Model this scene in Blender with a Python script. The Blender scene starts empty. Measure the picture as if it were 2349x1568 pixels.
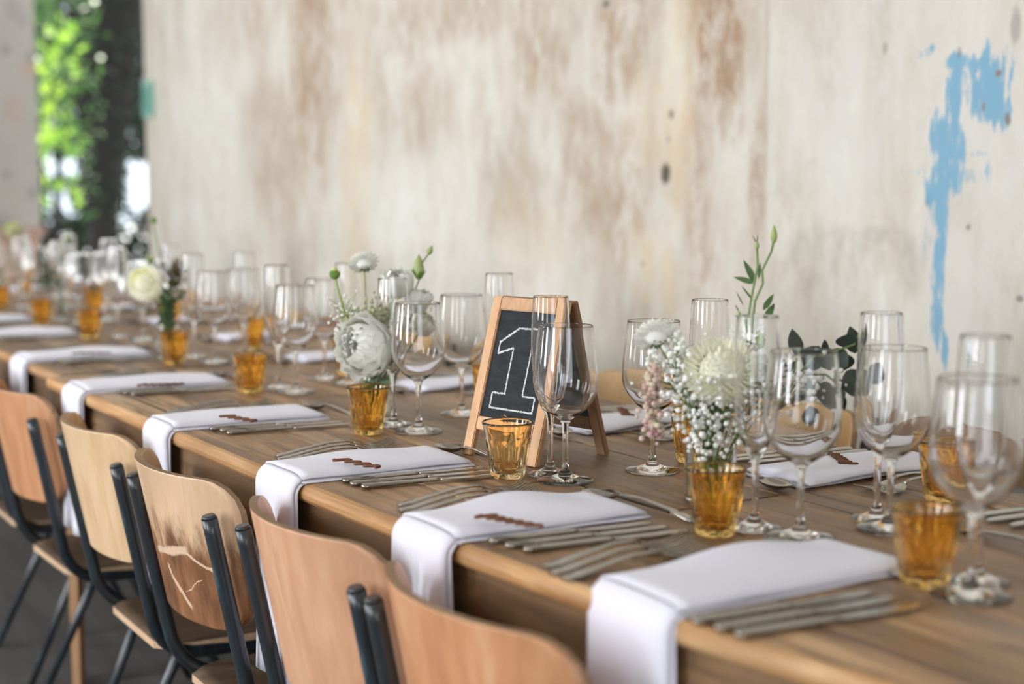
import bpy, bmesh, math, random
from mathutils import Vector, Matrix, noise
R = random.Random(7)
PI = math.pi
SC = bpy.context.scene
COL = SC.collection

# ------------------------------------------------------------------ camera, world, sun, window light, exposure
CAM = Vector((0, 0, 1.17)); TOP = 0.78
YAW = math.radians(31.565); PITCH = math.radians(5.846); FPX = 3262.0
cd = bpy.data.cameras.new('camera'); cam = bpy.data.objects.new('camera', cd); COL.objects.link(cam)
cam.location = CAM; cam.rotation_euler = (PI/2 - PITCH, 0, -YAW)
cd.lens = 50.0; cd.sensor_width = 36; cd.clip_start = 0.05; cd.clip_end = 200
cd.dof.use_dof = True; cd.dof.focus_distance = 2.05; cd.dof.aperture_fstop = 2.4
SC.camera = cam

world = bpy.data.worlds.new('sky'); SC.world = world; world.use_nodes = True
wn = world.node_tree.nodes; bg = wn['Background']
bg.inputs[0].default_value = (0.80, 0.90, 1.0, 1); bg.inputs[1].default_value = 1.8

sd = bpy.data.lights.new('sun', 'SUN'); sun = bpy.data.objects.new('sun', sd); COL.objects.link(sun)
sd.energy = 9.0; sd.angle = 0.02; sd.color = (1.0, 0.95, 0.85)
sun.rotation_euler = Vector((0.3, -1.0, -2.4)).to_track_quat('-Z', 'Y').to_euler()

WINDOWS = [(-1.3, 0.8), (1.1, 0.8), (3.6, 0.8), (6.3, 0.8)]    # centre Y, width, in the left wall
WZ0, WZ1, LX = 0.95, 3.05, -3.0
def area_light(name, loc, rot, sx, sy, power, col):
    d = bpy.data.lights.new(name, 'AREA'); d.shape = 'RECTANGLE'; d.size = sx; d.size_y = sy
    d.energy = power; d.color = col
    o = bpy.data.objects.new(name, d); COL.objects.link(o); o.location = loc; o.rotation_euler = rot
    return o
for (wy, ww), pw_ in zip(WINDOWS, (34, 95, 135, 165)):
    area_light('window_daylight', (LX - 0.28, wy, (WZ0 + WZ1)/2), (0, -PI/2, 0), WZ1 - WZ0, ww, pw_, (0.93, 0.96, 1.0))
# daylight of the wide open doorway in the wall behind the camera
area_light('doorway_daylight', (-0.9, -3.35, 1.3), (PI/2, 0, 0), 2.2, 2.5, 30, (0.90, 0.94, 1.0))
vs = SC.view_settings
vs.view_transform = 'Standard'; vs.look = 'None'; vs.gamma = 1.0; vs.use_curve_mapping = False; vs.exposure = 0.20
cy = SC.cycles
cy.max_bounces = 20; cy.diffuse_bounces = 5; cy.glossy_bounces = 6; cy.transmission_bounces = 20; cy.transparent_max_bounces = 12
cy.caustics_refractive = True; cy.caustics_reflective = False; cy.blur_glossy = 0.5
cy.sample_clamp_indirect = 6.0
cy.use_denoising = True

# ------------------------------------------------------------------ where a ray of the photo meets a real plane
_c, _s, _cp, _sp = math.cos(YAW), math.sin(YAW), math.cos(PITCH), math.sin(PITCH)
def ray(u, v):
    x = (u - 1174.5)/FPX; y = -(v - 784.0)/FPX
    yl = _cp*y - _sp; zl = _cp + _sp*y
    return Vector((x*_c + zl*_s, -x*_s + zl*_c, yl))
def on_z(u, v, z=TOP):
    r = ray(u, v); return CAM + r*((z - CAM.z)/r.z)
def on_x(u, v, X):
    r = ray(u, v); return CAM + r*(X/r.x)
def on_y(u, v, Y):
    r = ray(u, v); return CAM + r*(Y/r.y)
def at_depth(u, v, d):
    r = ray(u, v); return CAM + r*d

# ------------------------------------------------------------------ materials
def mat(name, col=(0.8, 0.8, 0.8), rough=0.5, metal=0.0, trans=0.0, ior=1.5, spec=0.5):
    m = bpy.data.materials.new(name); m.use_nodes = True
    b = m.node_tree.nodes['Principled BSDF']
    b.inputs['Base Color'].default_value = (*col, 1); b.inputs['Roughness'].default_value = rough
    b.inputs['Metallic'].default_value = metal; b.inputs['Transmission Weight'].default_value = trans
    b.inputs['IOR'].default_value = ior; b.inputs['Specular IOR Level'].default_value = spec
    return m
class NT:
    """small helper that writes node trees"""
    def __init__(s, m): s.m = m; s.t = m.node_tree; s.b = s.t.nodes['Principled BSDF']
    def node(s, ty, **k):
        n = s.t.nodes.new(ty)
        for a, v in k.items(): setattr(n, a, v)
        return n
    def link(s, a, b): s.t.links.new(a, b)
    def put(s, sock, v):
        if isinstance(v, bpy.types.NodeSocket): s.link(v, sock)
        elif isinstance(v, (tuple, list)) and len(v) == 3 and sock.type == 'RGBA': sock.default_value = (*v, 1)
        else: sock.default_value = v
    def math(s, op, a, b=0.0, c=0.0, clamp=False):
        n = s.node('ShaderNodeMath', operation=op, use_clamp=clamp)
        s.put(n.inputs[0], a); s.put(n.inputs[1], b); s.put(n.inputs[2], c); return n.outputs[0]
    def coord(s, kind='Object'): return s.node('ShaderNodeTexCoord').outputs[kind]
    def mapping(s, v, scale=(1, 1, 1), loc=(0, 0, 0), rot=(0, 0, 0)):
        n = s.node('ShaderNodeMapping'); s.link(v, n.inputs[0])
        n.inputs['Scale'].default_value = scale; n.inputs['Location'].default_value = loc; n.inputs['Rotation'].default_value = rot
        return n.outputs[0]
    def noise(s, v, scale, detail=4, rough=0.55, dist=0.0):
        n = s.node('ShaderNodeTexNoise'); s.link(v, n.inputs['Vector'])
        n.inputs['Scale'].default_value = scale; n.inputs['Detail'].default_value = detail
        n.inputs['Roughness'].default_value = rough; n.inputs['Distortion'].default_value = dist
        return n.outputs['Fac']
    def ramp(s, f, stops):
        n = s.node('ShaderNodeValToRGB'); s.link(f, n.inputs[0]); e = n.color_ramp.elements
        while len(e) < len(stops): e.new(0.5)
        for i, (p, c) in enumerate(stops):
            e[i].position = p; e[i].color = (*c, 1) if len(c) == 3 else c
        return n.outputs[0]
    def step(s, f, lo, hi):
        n = s.node('ShaderNodeMapRange', interpolation_type='SMOOTHSTEP'); s.put(n.inputs[0], f)
        n.inputs[1].default_value = lo; n.inputs[2].default_value = hi; return n.outputs[0]
    def mix(s, f, a, b, mode='MIX'):
        n = s.node('ShaderNodeMix', data_type='RGBA', blend_type=mode)
        s.put(n.inputs[0], f); s.put(n.inputs[6], a); s.put(n.inputs[7], b); return n.outputs[2]
    def bump(s, h, strength=0.3, dist=0.002):
        n = s.node('ShaderNodeBump'); s.link(h, n.inputs['Height'])
        n.inputs['Strength'].default_value = strength; n.inputs['Distance'].default_value = dist
        s.link(n.outputs[0], s.b.inputs['Normal'])
    def color(s, c): s.link(c, s.b.inputs['Base Color'])

def wood(name, dark, mid, light, axis='Y', scale=1.0, rough=0.55, stain=0.0, fine=1.0, contrast=0):
    m = mat(name, mid, rough); t = NT(m); co = t.coord()
    oi = t.node('ShaderNodeObjectInfo').outputs['Random']
    off = t.node('ShaderNodeCombineXYZ'); 
    t.put(off.inputs[0], t.math('MULTIPLY', oi, 13.7)); t.put(off.inputs[1], t.math('MULTIPLY', oi, 7.3)); t.put(off.inputs[2], t.math('MULTIPLY', oi, 3.1))
    va = t.node('ShaderNodeVectorMath', operation='ADD'); t.link(co, va.inputs[0]); t.link(off.outputs[0], va.inputs[1]); v = va.outputs[0]
    sc = {'Y': (1, 0.07, 1), 'X': (0.07, 1, 1), 'Z': (1, 1, 0.07)}[axis]
    sv = t.mapping(v, sc)
    g = t.noise(sv, 45*scale, 6, 0.62, 0.6)
    g2 = t.noise(sv, 9*scale, 4, 0.5, 1.2)
    g3 = t.noise(v, 2.2*scale, 3, 0.5)
    f = t.math('ADD', t.math('MULTIPLY', g, 0.5*fine), t.math('MULTIPLY', g2, 0.5))
    c = t.ramp(f, [(0.36, dark), (0.48, mid), (0.62, light)] if contrast else [(0.30, dark), (0.5, mid), (0.68, light)])
    if contrast:
        g4 = t.noise(t.mapping(v, (1, 0.10, 1)), 26, 3, 0.5, 2.0); c = t.mix(t.math('MULTIPLY', t.step(g4, 0.52, 0.63), 0.72), c, tuple(1.5*x for x in dark)); g7 = t.noise(t.mapping(v, (1, 0.022, 1)), 62, 2, 0.4, 0.8); c = t.mix(t.step(g7, 0.655, 0.70), c, tuple(0.45*x for x in dark))
        g5 = t.noise(t.mapping(v, (1, 0.03, 1)), 150, 3, 0.6); c = t.mix(t.math('MULTIPLY', t.step(g5, 0.52, 0.70), 0.5), c, tuple(1.6*x for x in dark))
        g6 = t.noise(t.mapping(v, (1, 0.5, 1)), 5, 3, 0.6); c = t.mix(t.math('MULTIPLY', t.step(g6, 0.45, 0.7), 0.35), c, (0.55, 0.44, 0.34))
    c = t.mix(t.step(g3, 0.45, 0.75), c, tuple(0.72*x for x in mid))
    hv = t.math('ADD', 0.72 if contrast else 0.86, t.math('MULTIPLY', oi, 0.50 if contrast else 0.28))
    cc = t.node('ShaderNodeCombineColor'); [t.put(cc.inputs[i], hv) for i in range(3)]
    c = t.mix(1.0, c, cc.outputs[0], 'MULTIPLY')
    if stain:
        kn = t.noise(t.mapping(v, (1, 0.55, 1)), 7, 2, 0.4); c = t.mix(t.step(kn, 0.70, 0.76), c, tuple(0.35*x for x in dark))
    t.color(c); t.bump(g, 0.35, 0.0015)
    t.link(t.ramp(g, [(0.3, (rough-0.1,)*3), (0.7, (min(1, rough+0.15),)*3)]), t.b.inputs['Roughness'])
    return m

M = {}
M['table'] = wood('old_table_wood', (0.085, 0.045, 0.022), (0.31, 0.178, 0.086), (0.58, 0.37, 0.20), 'Y', 1.0, 0.48, stain=1, contrast=1)
M['edge'] = wood('worn_edge_wood', (0.20, 0.09, 0.035), (0.50, 0.27, 0.11), (0.72, 0.50, 0.28), 'Y', 1.2, 0.55, stain=1)
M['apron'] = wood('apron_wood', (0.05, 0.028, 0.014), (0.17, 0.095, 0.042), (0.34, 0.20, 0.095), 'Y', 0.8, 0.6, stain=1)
M['leg'] = wood('leg_wood', (0.20, 0.10, 0.05), (0.38, 0.21, 0.10), (0.50, 0.30, 0.16), 'Z', 1.0, 0.6)
M['ply'] = wood('beech_ply', (0.58, 0.28, 0.15), (0.74, 0.41, 0.24), (0.82, 0.53, 0.35), 'Z', 1.3, 0.42, fine=0.9)
M['ply_yellow'] = wood('pale_ply', (0.58, 0.36, 0.18), (0.72, 0.49, 0.28), (0.80, 0.60, 0.40), 'Z', 1.3, 0.42, fine=0.9)
M['ply_orange'] = wood('orange_ply', (0.42, 0.18, 0.08), (0.60, 0.29, 0.14), (0.72, 0.43, 0.25), 'Z', 1.3, 0.40, fine=0.9)
M['ply_far'] = wood('golden_ply', (0.48, 0.28, 0.11), (0.64, 0.40, 0.17), (0.70, 0.48, 0.24), 'Z', 1.3, 0.5)
M['ply_brown'] = wood('brown_ply', (0.22, 0.12, 0.06), (0.33, 0.19, 0.10), (0.42, 0.27, 0.15), 'Z', 1.3, 0.5)
M['ply_edge'] = wood('ply_edge', (0.15, 0.085, 0.04), (0.30, 0.19, 0.10), (0.42, 0.28, 0.16), 'Y', 2.0, 0.7)
M['seat'] = wood('seat_ply', (0.075, 0.046, 0.028), (0.125, 0.080, 0.048), (0.18, 0.115, 0.072), 'X', 1.0, 0.5)
M['seat_edge'] = wood('seat_edge', (0.45, 0.27, 0.15), (0.62, 0.42, 0.26), (0.72, 0.53, 0.36), 'Y', 2.0, 0.6)
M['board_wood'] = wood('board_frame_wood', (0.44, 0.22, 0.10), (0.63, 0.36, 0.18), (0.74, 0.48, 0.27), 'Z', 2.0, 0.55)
M['board_wood_dark'] = wood('board_wood_painted_shade', (0.18, 0.09, 0.045), (0.28, 0.15, 0.075), (0.36, 0.22, 0.12), 'Z', 2.0, 0.6)  # shade on the rear frame painted in as darker wood
M['tag'] = wood('laser_cut_wood', (0.10, 0.03, 0.012), (0.19, 0.065, 0.025), (0.28, 0.11, 0.045), 'Y', 3.0, 0.6)

# third chair: pale above, worn brown below with scraped lines
def worn_ply():
    m = wood('worn_ply', (0.60, 0.37, 0.20), (0.74, 0.50, 0.31), (0.80, 0.59, 0.42), 'Z', 1.3, 0.42)
    t = NT(m); old = t.b.inputs['Base Color'].links[0].from_socket
    co = t.coord(); sp = t.node('ShaderNodeSeparateXYZ'); t.link(co, sp.inputs[0])
    n = t.noise(t.mapping(co, (1, 1, 0.35)), 28, 5, 0.65)
    h = t.math('ADD', sp.outputs['Z'], t.math('MULTIPLY', t.math('SUBTRACT', n, 0.5), 0.16))
    low = t.math('SUBTRACT', 1.0, t.step(h, 0.640, 0.705))
    c = t.mix(t.math('MULTIPLY', low, 0.95), old, t.ramp(n, [(0.35, (0.13, 0.046, 0.015)), (0.65, (0.34, 0.14, 0.055))]))
    w = t.noise(co, 20, 4, 0.6)
    def scratch(y0, z0, y1, z1, wd):
        dy, dz = y1-y0, z1-z0; L = math.hypot(dy, dz); ny, nz = -dz/L, dy/L
        d = t.math('ADD', t.math('MULTIPLY', t.math('SUBTRACT', sp.outputs['Y'], y0), ny), t.math('MULTIPLY', t.math('SUBTRACT', sp.outputs['Z'], z0), nz))
        a = t.math('ADD', t.math('MULTIPLY', t.math('SUBTRACT', sp.outputs['Y'], y0), dy/L), t.math('MULTIPLY', t.math('SUBTRACT', sp.outputs['Z'], z0), dz/L))
        d = t.math('ADD', d, t.math('MULTIPLY', t.math('SUBTRACT', w, 0.5), 0.022))
        s1 = t.math('SUBTRACT', 1.0, t.step(t.math('ABSOLUTE', d), wd*0.6, wd*1.3))
        s2 = t.math('SUBTRACT', 1.0, t.step(t.math('ABSOLUTE', t.math('SUBTRACT', a, L/2)), L/2, L/2+0.01))
        return t.math('MULTIPLY', s1, s2)
    for a in ((0.028, 0.637, -0.080, 0.655, 0.0058), (-0.070, 0.655, -0.142, 0.630, 0.0026), (-0.020, 0.600, -0.060, 0.568, 0.0050), (-0.062, 0.592, -0.10, 0.612, 0.0007), (-0.010, 0.615, -0.014, 0.608, 0.004)):
        c = t.mix(scratch(*a), c, (0.76, 0.54, 0.37))
    t.color(c); return m
M['ply_worn'] = worn_ply()

def painted_steel():
    m = mat('worn_blue_steel', (0.045, 0.06, 0.075), 0.32, 0.0, spec=0.7); t = NT(m); co = t.coord()
    n = t.noise(co, 60, 5, 0.7); n2 = t.noise(t.mapping(co, (1, 1, 0.25)), 40, 4, 0.6)
    c = t.ramp(n2, [(0.40, (0.020, 0.023, 0.026)), (0.60, (0.022, 0.037, 0.050)), (0.74, (0.07, 0.12, 0.145))])
    c = t.mix(t.step(n, 0.66, 0.72), c, (0.11, 0.05, 0.03)); t.color(c); t.bump(n, 0.2, 0.001)
    return m
M['tube'] = painted_steel()
M['tube_far'] = mat('dark_steel', (0.06, 0.055, 0.055), 0.4)

def cloth():
    m = mat('white_linen', (0.80, 0.79, 0.88), 0.9, spec=0.2); t = NT(m); co = t.coord()
    n = t.noise(co, 900, 2, 0.5); t.bump(n, 0.15, 0.0004)
    t.b.inputs['Sheen Weight'].default_value = 0.15
    return m
M['linen'] = cloth()

def steel():
    return mat('cutlery_steel', (0.40, 0.375, 0.34), 0.14, 1.0)
M['steel'] = steel()
M['glass'] = mat('clear_glass', (1, 1, 1), 0.0, trans=1.0, ior=1.48)
M['vase_glass'] = mat('vase_glass', (0.97, 1, 0.98), 0.0, trans=1.0, ior=1.45)
M['amber'] = mat('amber_glass', (1.0, 0.69, 0.24), 0.02, trans=1.0, ior=1.48)
M['amber_pale'] = mat('pale_amber_glass', (1.0, 0.83, 0.52), 0.02, trans=1.0, ior=1.48)

def leafmat(name, c1, c2, tr=0.35, rough=0.5, scale=12):
    m = mat(name, c1, rough); t = NT(m); co = t.coord()
    col = t.ramp(t.noise(co, scale, 3), [(0.3, c1), (0.7, c2)]); t.color(col)
    if tr:
        out = t.t.nodes['Material Output']; tl = t.node('ShaderNodeBsdfTranslucent'); t.link(col, tl.inputs[0])
        mx = t.node('ShaderNodeMixShader'); mx.inputs[0].default_value = tr
        t.link(t.b.outputs[0], mx.inputs[1]); t.link(tl.outputs[0], mx.inputs[2]); t.link(mx.outputs[0], out.inputs[0])
    return m
M['white_petal'] = leafmat('white_petal', (0.93, 0.93, 0.86), (0.97, 0.96, 0.92), 0.10, 0.8, 40)
M['cream_petal'] = leafmat('cream_petal', (0.95, 0.94, 0.76), (0.97, 0.96, 0.86), 0.12, 0.8, 30)
M['yellow_heart'] = leafmat('yellow_heart', (0.72, 0.76, 0.20), (0.85, 0.85, 0.38), 0.3, 0.7, 60)
M['stem'] = leafmat('stem_green', (0.16, 0.27, 0.09), (0.27, 0.40, 0.13), 0.15, 0.5)
M['stem_bright'] = leafmat('bright_stem', (0.35, 0.46, 0.10), (0.45, 0.55, 0.16), 0.15, 0.5)
M['stem_dark'] = leafmat('dark_stem', (0.05, 0.11, 0.04), (0.10, 0.18, 0.06), 0.15, 0.5)
M['leaf'] = leafmat('leaf_green', (0.06, 0.13, 0.045), (0.13, 0.22, 0.075), 0.25)
M['euc'] = leafmat('eucalyptus_leaf', (0.035, 0.055, 0.042), (0.075, 0.10, 0.078), 0.12, 0.5, 25)
M['bud'] = leafmat('bud_green', (0.38, 0.50, 0.16), (0.58, 0.66, 0.32), 0.25)
M['sepal'] = leafmat('sepal_green', (0.10, 0.26, 0.04), (0.22, 0.40, 0.07), 0.2)
M['berry'] = leafmat('pink_bud', (0.80, 0.78, 0.55), (0.66, 0.36, 0.38), 0.2, 0.6, 70)
M['brown_leaf'] = leafmat('bronze_foliage', (0.10, 0.075, 0.035), (0.20, 0.16, 0.07), 0.2, 0.6, 30)
M['olive'] = leafmat('olive_heads', (0.45, 0.48, 0.22), (0.66, 0.68, 0.42), 0.2, 0.6, 40)
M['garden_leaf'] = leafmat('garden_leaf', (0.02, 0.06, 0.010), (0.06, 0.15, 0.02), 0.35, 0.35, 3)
M['garden_bright'] = leafmat('leaf_painted_sunlit', (0.14, 0.32, 0.03), (0.36, 0.52, 0.05), 0.45, 0.35, 3)  # sunlight painted in as a brighter leaf green
M['garden_dark'] = leafmat('leaf_painted_shaded', (0.008, 0.014, 0.007), (0.016, 0.03, 0.010), 0.15, 0.8, 3)  # shade painted in as a near-black leaf green
M['bark'] = mat('bark', (0.016, 0.015, 0.014), 0.95, spec=0.1)
M['paving'] = mat('pale_paving', (0.88, 0.88, 0.87), 0.8)
M['slate'] = mat('chalkboard', (0.055, 0.062, 0.066), 0.8, spec=0.15)
t = NT(M['slate']); n = t.noise(t.mapping(t.coord(), (1, 1, 3)), 30, 4, 0.7); t.color(t.ramp(n, [(0.35, (0.026, 0.031, 0.035)), (0.75, (0.045, 0.052, 0.056))]))
M['chalk'] = mat('chalk', (0.74, 0.76, 0.76), 0.95)
M['brass'] = mat('tarnished_clip', (0.30, 0.22, 0.14), 0.35, 1.0)
M['notice'] = mat('green_notice', (0.35, 0.62, 0.52), 0.6)
M['notice_dark'] = mat('notice_print', (0.16, 0.42, 0.34), 0.6)
M['ceiling'] = mat('ceiling_boards', (0.60, 0.57, 0.53), 0.8)
M['plain_wall'] = mat('dim_plaster', (0.64, 0.61, 0.57), 0.9)
M['side_brown'] = wood('sideboard_wood', (0.25, 0.14, 0.10), (0.40, 0.25, 0.19), (0.50, 0.34, 0.27), 'X', 0.6, 0.5)
def floor_mat():
    m = mat('worn_floorboards', (0.15, 0.14, 0.125), 0.7); t = NT(m); co = t.coord()
    n = t.noise(t.mapping(co, (1, 0.1, 1)), 14, 5); n2 = t.noise(co, 1.5, 3)
    c = t.ramp(n, [(0.3, (0.075, 0.072, 0.066)), (0.7, (0.13, 0.12, 0.108))]); c = t.mix(t.step(n2, 0.5, 0.7), c, (0.085, 0.082, 0.078)); t.color(c); return m
M['floor'] = floor_mat()

def ellipse_masks(t, Y, Z, warp, blobs, fuzz=0.35):
    """max of soft ellipses (y, z, ry, rz, amount); warp is a signed noise that frays them"""
    out = None
    for (y, z, ry, rz, am) in blobs:
        a = t.math('DIVIDE', t.math('SUBTRACT', Y, y), ry); b = t.math('DIVIDE', t.math('SUBTRACT', Z, z), rz)
        d = t.math('SQRT', t.math('ADD', t.math('MULTIPLY', a, a), t.math('MULTIPLY', b, b)))
        d = t.math('ADD', d, warp)
        k = t.math('MULTIPLY', t.math('SUBTRACT', 1.0, t.step(d, 1.0 - fuzz, 1.0 + fuzz)), am)
        out = k if out is None else t.math('MAXIMUM', out, k)
    return out
WX = 2.35
def blobs_from_px(L):
    r = []
    for (u, v, ru, rv, am) in L:
        p = on_x(u, v, WX); q = on_x(u + ru, v, WX); s = on_x(u, v + rv, WX)
        r.append((p.y, p.z, abs(p.y - q.y), abs(p.z - s.z), am))
    return r
def plaster():
    m = mat('distressed_plaster', (0.8, 0.78, 0.74), 0.92, spec=0.2); t = NT(m)
    co = t.coord(); sp = t.node('ShaderNodeSeparateXYZ'); t.link(co, sp.inputs[0]); Y, Z = sp.outputs['Y'], sp.outputs['Z']
    streak = t.noise(t.mapping(co, (1, 1, 0.36)), 6, 8, 0.68, 0.4)
    big = t.noise(t.mapping(co, (1, 1, 0.45)), 1.7, 5, 0.6, 0.4)
    big2 = t.noise(t.mapping(co, (1, 1, 0.30), (5, 3, 1)), 3.0, 6, 0.65, 0.5)
    fine = t.noise(co, 28, 7, 0.72)
    drip = t.noise(t.mapping(co, (1, 1, 0.05), (2, 9, 0)), 26, 4, 0.6)
    c = t.ramp(streak, [(0.30, (0.52, 0.46, 0.385)), (0.45, (0.66, 0.615, 0.53)), (0.58, (0.73, 0.70, 0.625)), (0.74, (0.79, 0.775, 0.72))])
    flk = t.step(t.noise(t.mapping(co, (1, 1, 0.50), (1, 4, 8)), 22, 8, 0.75), 0.40, 0.62)
    # old limewash worn to brown, heaviest in the middle of the wall
    zone = t.math('MULTIPLY', t.step(Y, 1.95, 2.3), t.math('SUBTRACT', 1.0, t.step(Y, 5.3, 7.0)))
    hi = t.step(Z, 1.05, 1.75)
    b = t.math('MULTIPLY', t.math('MULTIPLY', t.step(big, 0.42, 0.68), zone), t.math('ADD', 0.45, t.math('MULTIPLY', hi, 0.55)))
    c = t.mix(t.math('MULTIPLY', t.math('MULTIPLY', b, t.math('ADD', 0.3, t.math('MULTIPLY', flk, 0.7))), 0.72), c, (0.47, 0.35, 0.265))
    b2 = t.math('MULTIPLY', t.step(big2, 0.50, 0.72), t.math('ADD', 0.25, t.math('MULTIPLY', zone, 0.75)))
    c = t.mix(t.math('MULTIPLY', t.math('MULTIPLY', b2, flk), 0.55), c, (0.50, 0.43, 0.355))
    c = t.mix(t.math('MULTIPLY', t.step(fine, 0.5, 0.72), 0.35), c, (0.55, 0.50, 0.43))
    c = t.mix(t.math('MULTIPLY', t.step(drip, 0.56, 0.75), t.math('MULTIPLY', hi, 0.14)), c, (0.50, 0.42, 0.34))
    wn_ = t.math('MULTIPLY', t.math('SUBTRACT', t.noise(t.mapping(co, (1, 1, 0.35)), 9, 6, 0.7), 0.5), 2.2)
    def layer(c, px, col, fz=0.5, warp=wn_):
        mk = ellipse_masks(t, Y, Z, warp, blobs_from_px(px), fz)
        if warp is wn_: mk = t.math('MULTIPLY', mk, t.math('ADD', 0.35, t.math('MULTIPLY', flk, 0.85)))
        return t.mix(mk, c, col)
    c = layer(c, [(1640, 60, 75, 210, .95), (1600, 420, 40, 260, .6), (1420, 60, 75, 190, .7), (1220, 60, 45, 150, .65), (720, 120, 55, 260, .75), (610, 330, 80, 150, .5), (1390, 420, 110, 170, .6), (1290, 200, 70, 150, .55), (1740, 430, 20, 190, .65), (1000, 40, 170, 70, .55), (960, 250, 60, 120, .4), (530, 60, 80, 90, .45), (1180, 420, 70, 160, .4)], (0.40, 0.275, 0.185))
    c = layer(c, [(1560, 150, 40, 170, .4), (1500, 620, 60, 90, .4), (1240, 560, 60, 80, .3), (820, 470, 34, 320, .5), (1560, 330, 26, 200, .5), (1180, 600, 50, 200, .35), (1500, 280, 70, 120, .35)], (0.74, 0.58, 0.37))
    c = layer(c, [(1900, 590, 120, 70, .42), (2085, 610, 30, 75, .55), (2020, 540, 70, 22, .4), (1170, 380, 60, 120, .3), (760, 560, 60, 60, .25)], (0.38, 0.35, 0.29))
    c = layer(c, [(470, 330, 100, 330, .6), (930, 470, 140, 110, .5), (1120, 660, 200, 120, .45), (1250, 300, 35, 90, .4), (1330, 150, 30, 80, .4)], (0.83, 0.83, 0.79))  # pale patches; the first paints in daylight on the wall beside the opening
    c = layer(c, [(1950, 200, 170, 260, .7), (2250, 500, 150, 420, .7), (2050, 100, 300, 120, .5)], (0.70, 0.67, 0.625))
    # nail holes and dark knocks
    wk = t.math('MULTIPLY', t.math('SUBTRACT', fine, 0.5), 1.4)
    c = layer(c, [(1527, 398, 11, 25, .92), (1540, 262, 6, 10, .75), (1533, 320, 4, 6, .4), (1390, 8, 8, 10, .7), (2221, 521, 5, 6, .6), (2312, 275, 6, 14, .7), (2340, 685, 9, 8, .6), (2128, 460, 6, 14, .6), (1474, 605, 5, 5, .4), (2030, 110, 5, 12, .4), (2330, 60, 12, 40, .4)], (0.10, 0.085, 0.065), 0.4, wk)
    # the edge of the older plaster patch
    ed = blobs_from_px([(1757, 200, 5, 380, .5)]); c = t.mix(ellipse_masks(t, Y, Z, wk, ed, .5), c, (0.45, 0.38, 0.31))
    # scraped blue paint
    scr = t.math('MULTIPLY', t.math('SUBTRACT', t.noise(t.mapping(co, (1, 1, 0.12)), 60, 6, 0.72), 0.5), 2.6)
    blue = [(2190, 140, 24, 26, 1), (2192, 215, 18, 100, 1), (2188, 300, 22, 40, 1), (2178, 330, 40, 62, 1), (2168, 400, 32, 62, 1), (2155, 440, 28, 50, 1), (2158, 490, 20, 60, .95), (2262, 200, 46, 90, 1), (2285, 250, 32, 48, 1), (2240, 150, 20, 36, .95), (2150, 620, 16, 110, .85), (2160, 600, 9, 120, .9), (2148, 720, 12, 80, .9), (2168, 800, 9, 50, .95),
            (2140, 300, 10, 60, .8), (2112, 125, 24, 16, .7), (2140, 110, 10, 12, .7), (2235, 400, 44, 18, .7), (2240, 352, 38, 10, .75), (2268, 400, 9, 60, .75), (2095, 390, 32, 14, .65), (2095, 345, 22, 9, .6), (2125, 560, 14, 70, .75), (2262, 300, 6, 90, .7), (2092, 560, 8, 18, .6), (2160, 980, 20, 70, .35), (1950, 985, 20, 60, .35), (1790, 340, 6, 20, .4), (2316, 300, 5, 30, .5), (2255, 570, 4, 90, .4)]
    bm_ = ellipse_masks(t, Y, Z, scr, blobs_from_px([(u_, v_, 1.3*a_, 1.12*b_, 0.25+0.75*k_) for u_, v_, a_, b_, k_ in blue]), 0.5)
    fr = t.math('ADD', t.math('MULTIPLY', t.noise(t.mapping(co, (1, 1, 0.10), (3, 3, 3)), 110, 5, 0.7), 0.75), t.math('MULTIPLY', t.noise(t.mapping(co, (1, 1, 0.4), (3, 7, 3)), 22, 5, 0.7), 0.75))
    bm_ = t.step(t.math('SUBTRACT', bm_, fr), -0.06, 0.18)
    c = t.mix(t.math('MULTIPLY', bm_, 0.88), c, (0.17, 0.40, 0.57))
    c = layer(c, [(2200, 120, 4, 12, .6), (2290, 168, 7, 8, .9), (2310, 272, 6, 14, .8), (2256, 245, 4, 12, .7)], (0.30, 0.20, 0.14), 0.4, wk)
    t.color(c); t.bump(t.math('ADD', fine, streak), 0.25, 0.004)
    return m
M['plaster'] = plaster()
def end_plaster():
    m = mat('grey_plaster', (0.45, 0.42, 0.39), 0.92, spec=0.2); t = NT(m); co = t.coord()
    sp = t.node('ShaderNodeSeparateXYZ'); t.link(co, sp.inputs[0])
    n = t.noise(co, 1.4, 5, 0.6); c = t.ramp(n, [(0.3, (0.27, 0.245, 0.22)), (0.7, (0.35, 0.325, 0.30))])
    w = t.math('MULTIPLY', t.math('SUBTRACT', t.noise(co, 6, 4), 0.5), 1.0)
    def bl(px):
        r = []
        for (u, v, rr, am) in px:
            p = on_y(u, v, 9.5); q = on_y(u + rr, v, 9.5); r.append((p.x, p.z, abs(p.x - q.x), abs(p.x - q.x)*1.3, am))
        return r
    c = t.mix(ellipse_masks(t, sp.outputs['X'], sp.outputs['Z'], w, bl([(14, 115, 10, .6), (70, 135, 11, .55), (14, 400, 10, .45), (74, 445, 11, .5), (50, 45, 14, .3), (28, 20, 20, .3)]), .5), c, (0.15, 0.14, 0.13))
    c = t.mix(ellipse_masks(t, sp.outputs['X'], sp.outputs['Z'], w, bl([(66, 160, 16, .5), (30, 255, 26, .3)]), .6), c, (0.34, 0.21, 0.15))
    t.color(c); return m
M['end_plaster'] = end_plaster()

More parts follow.
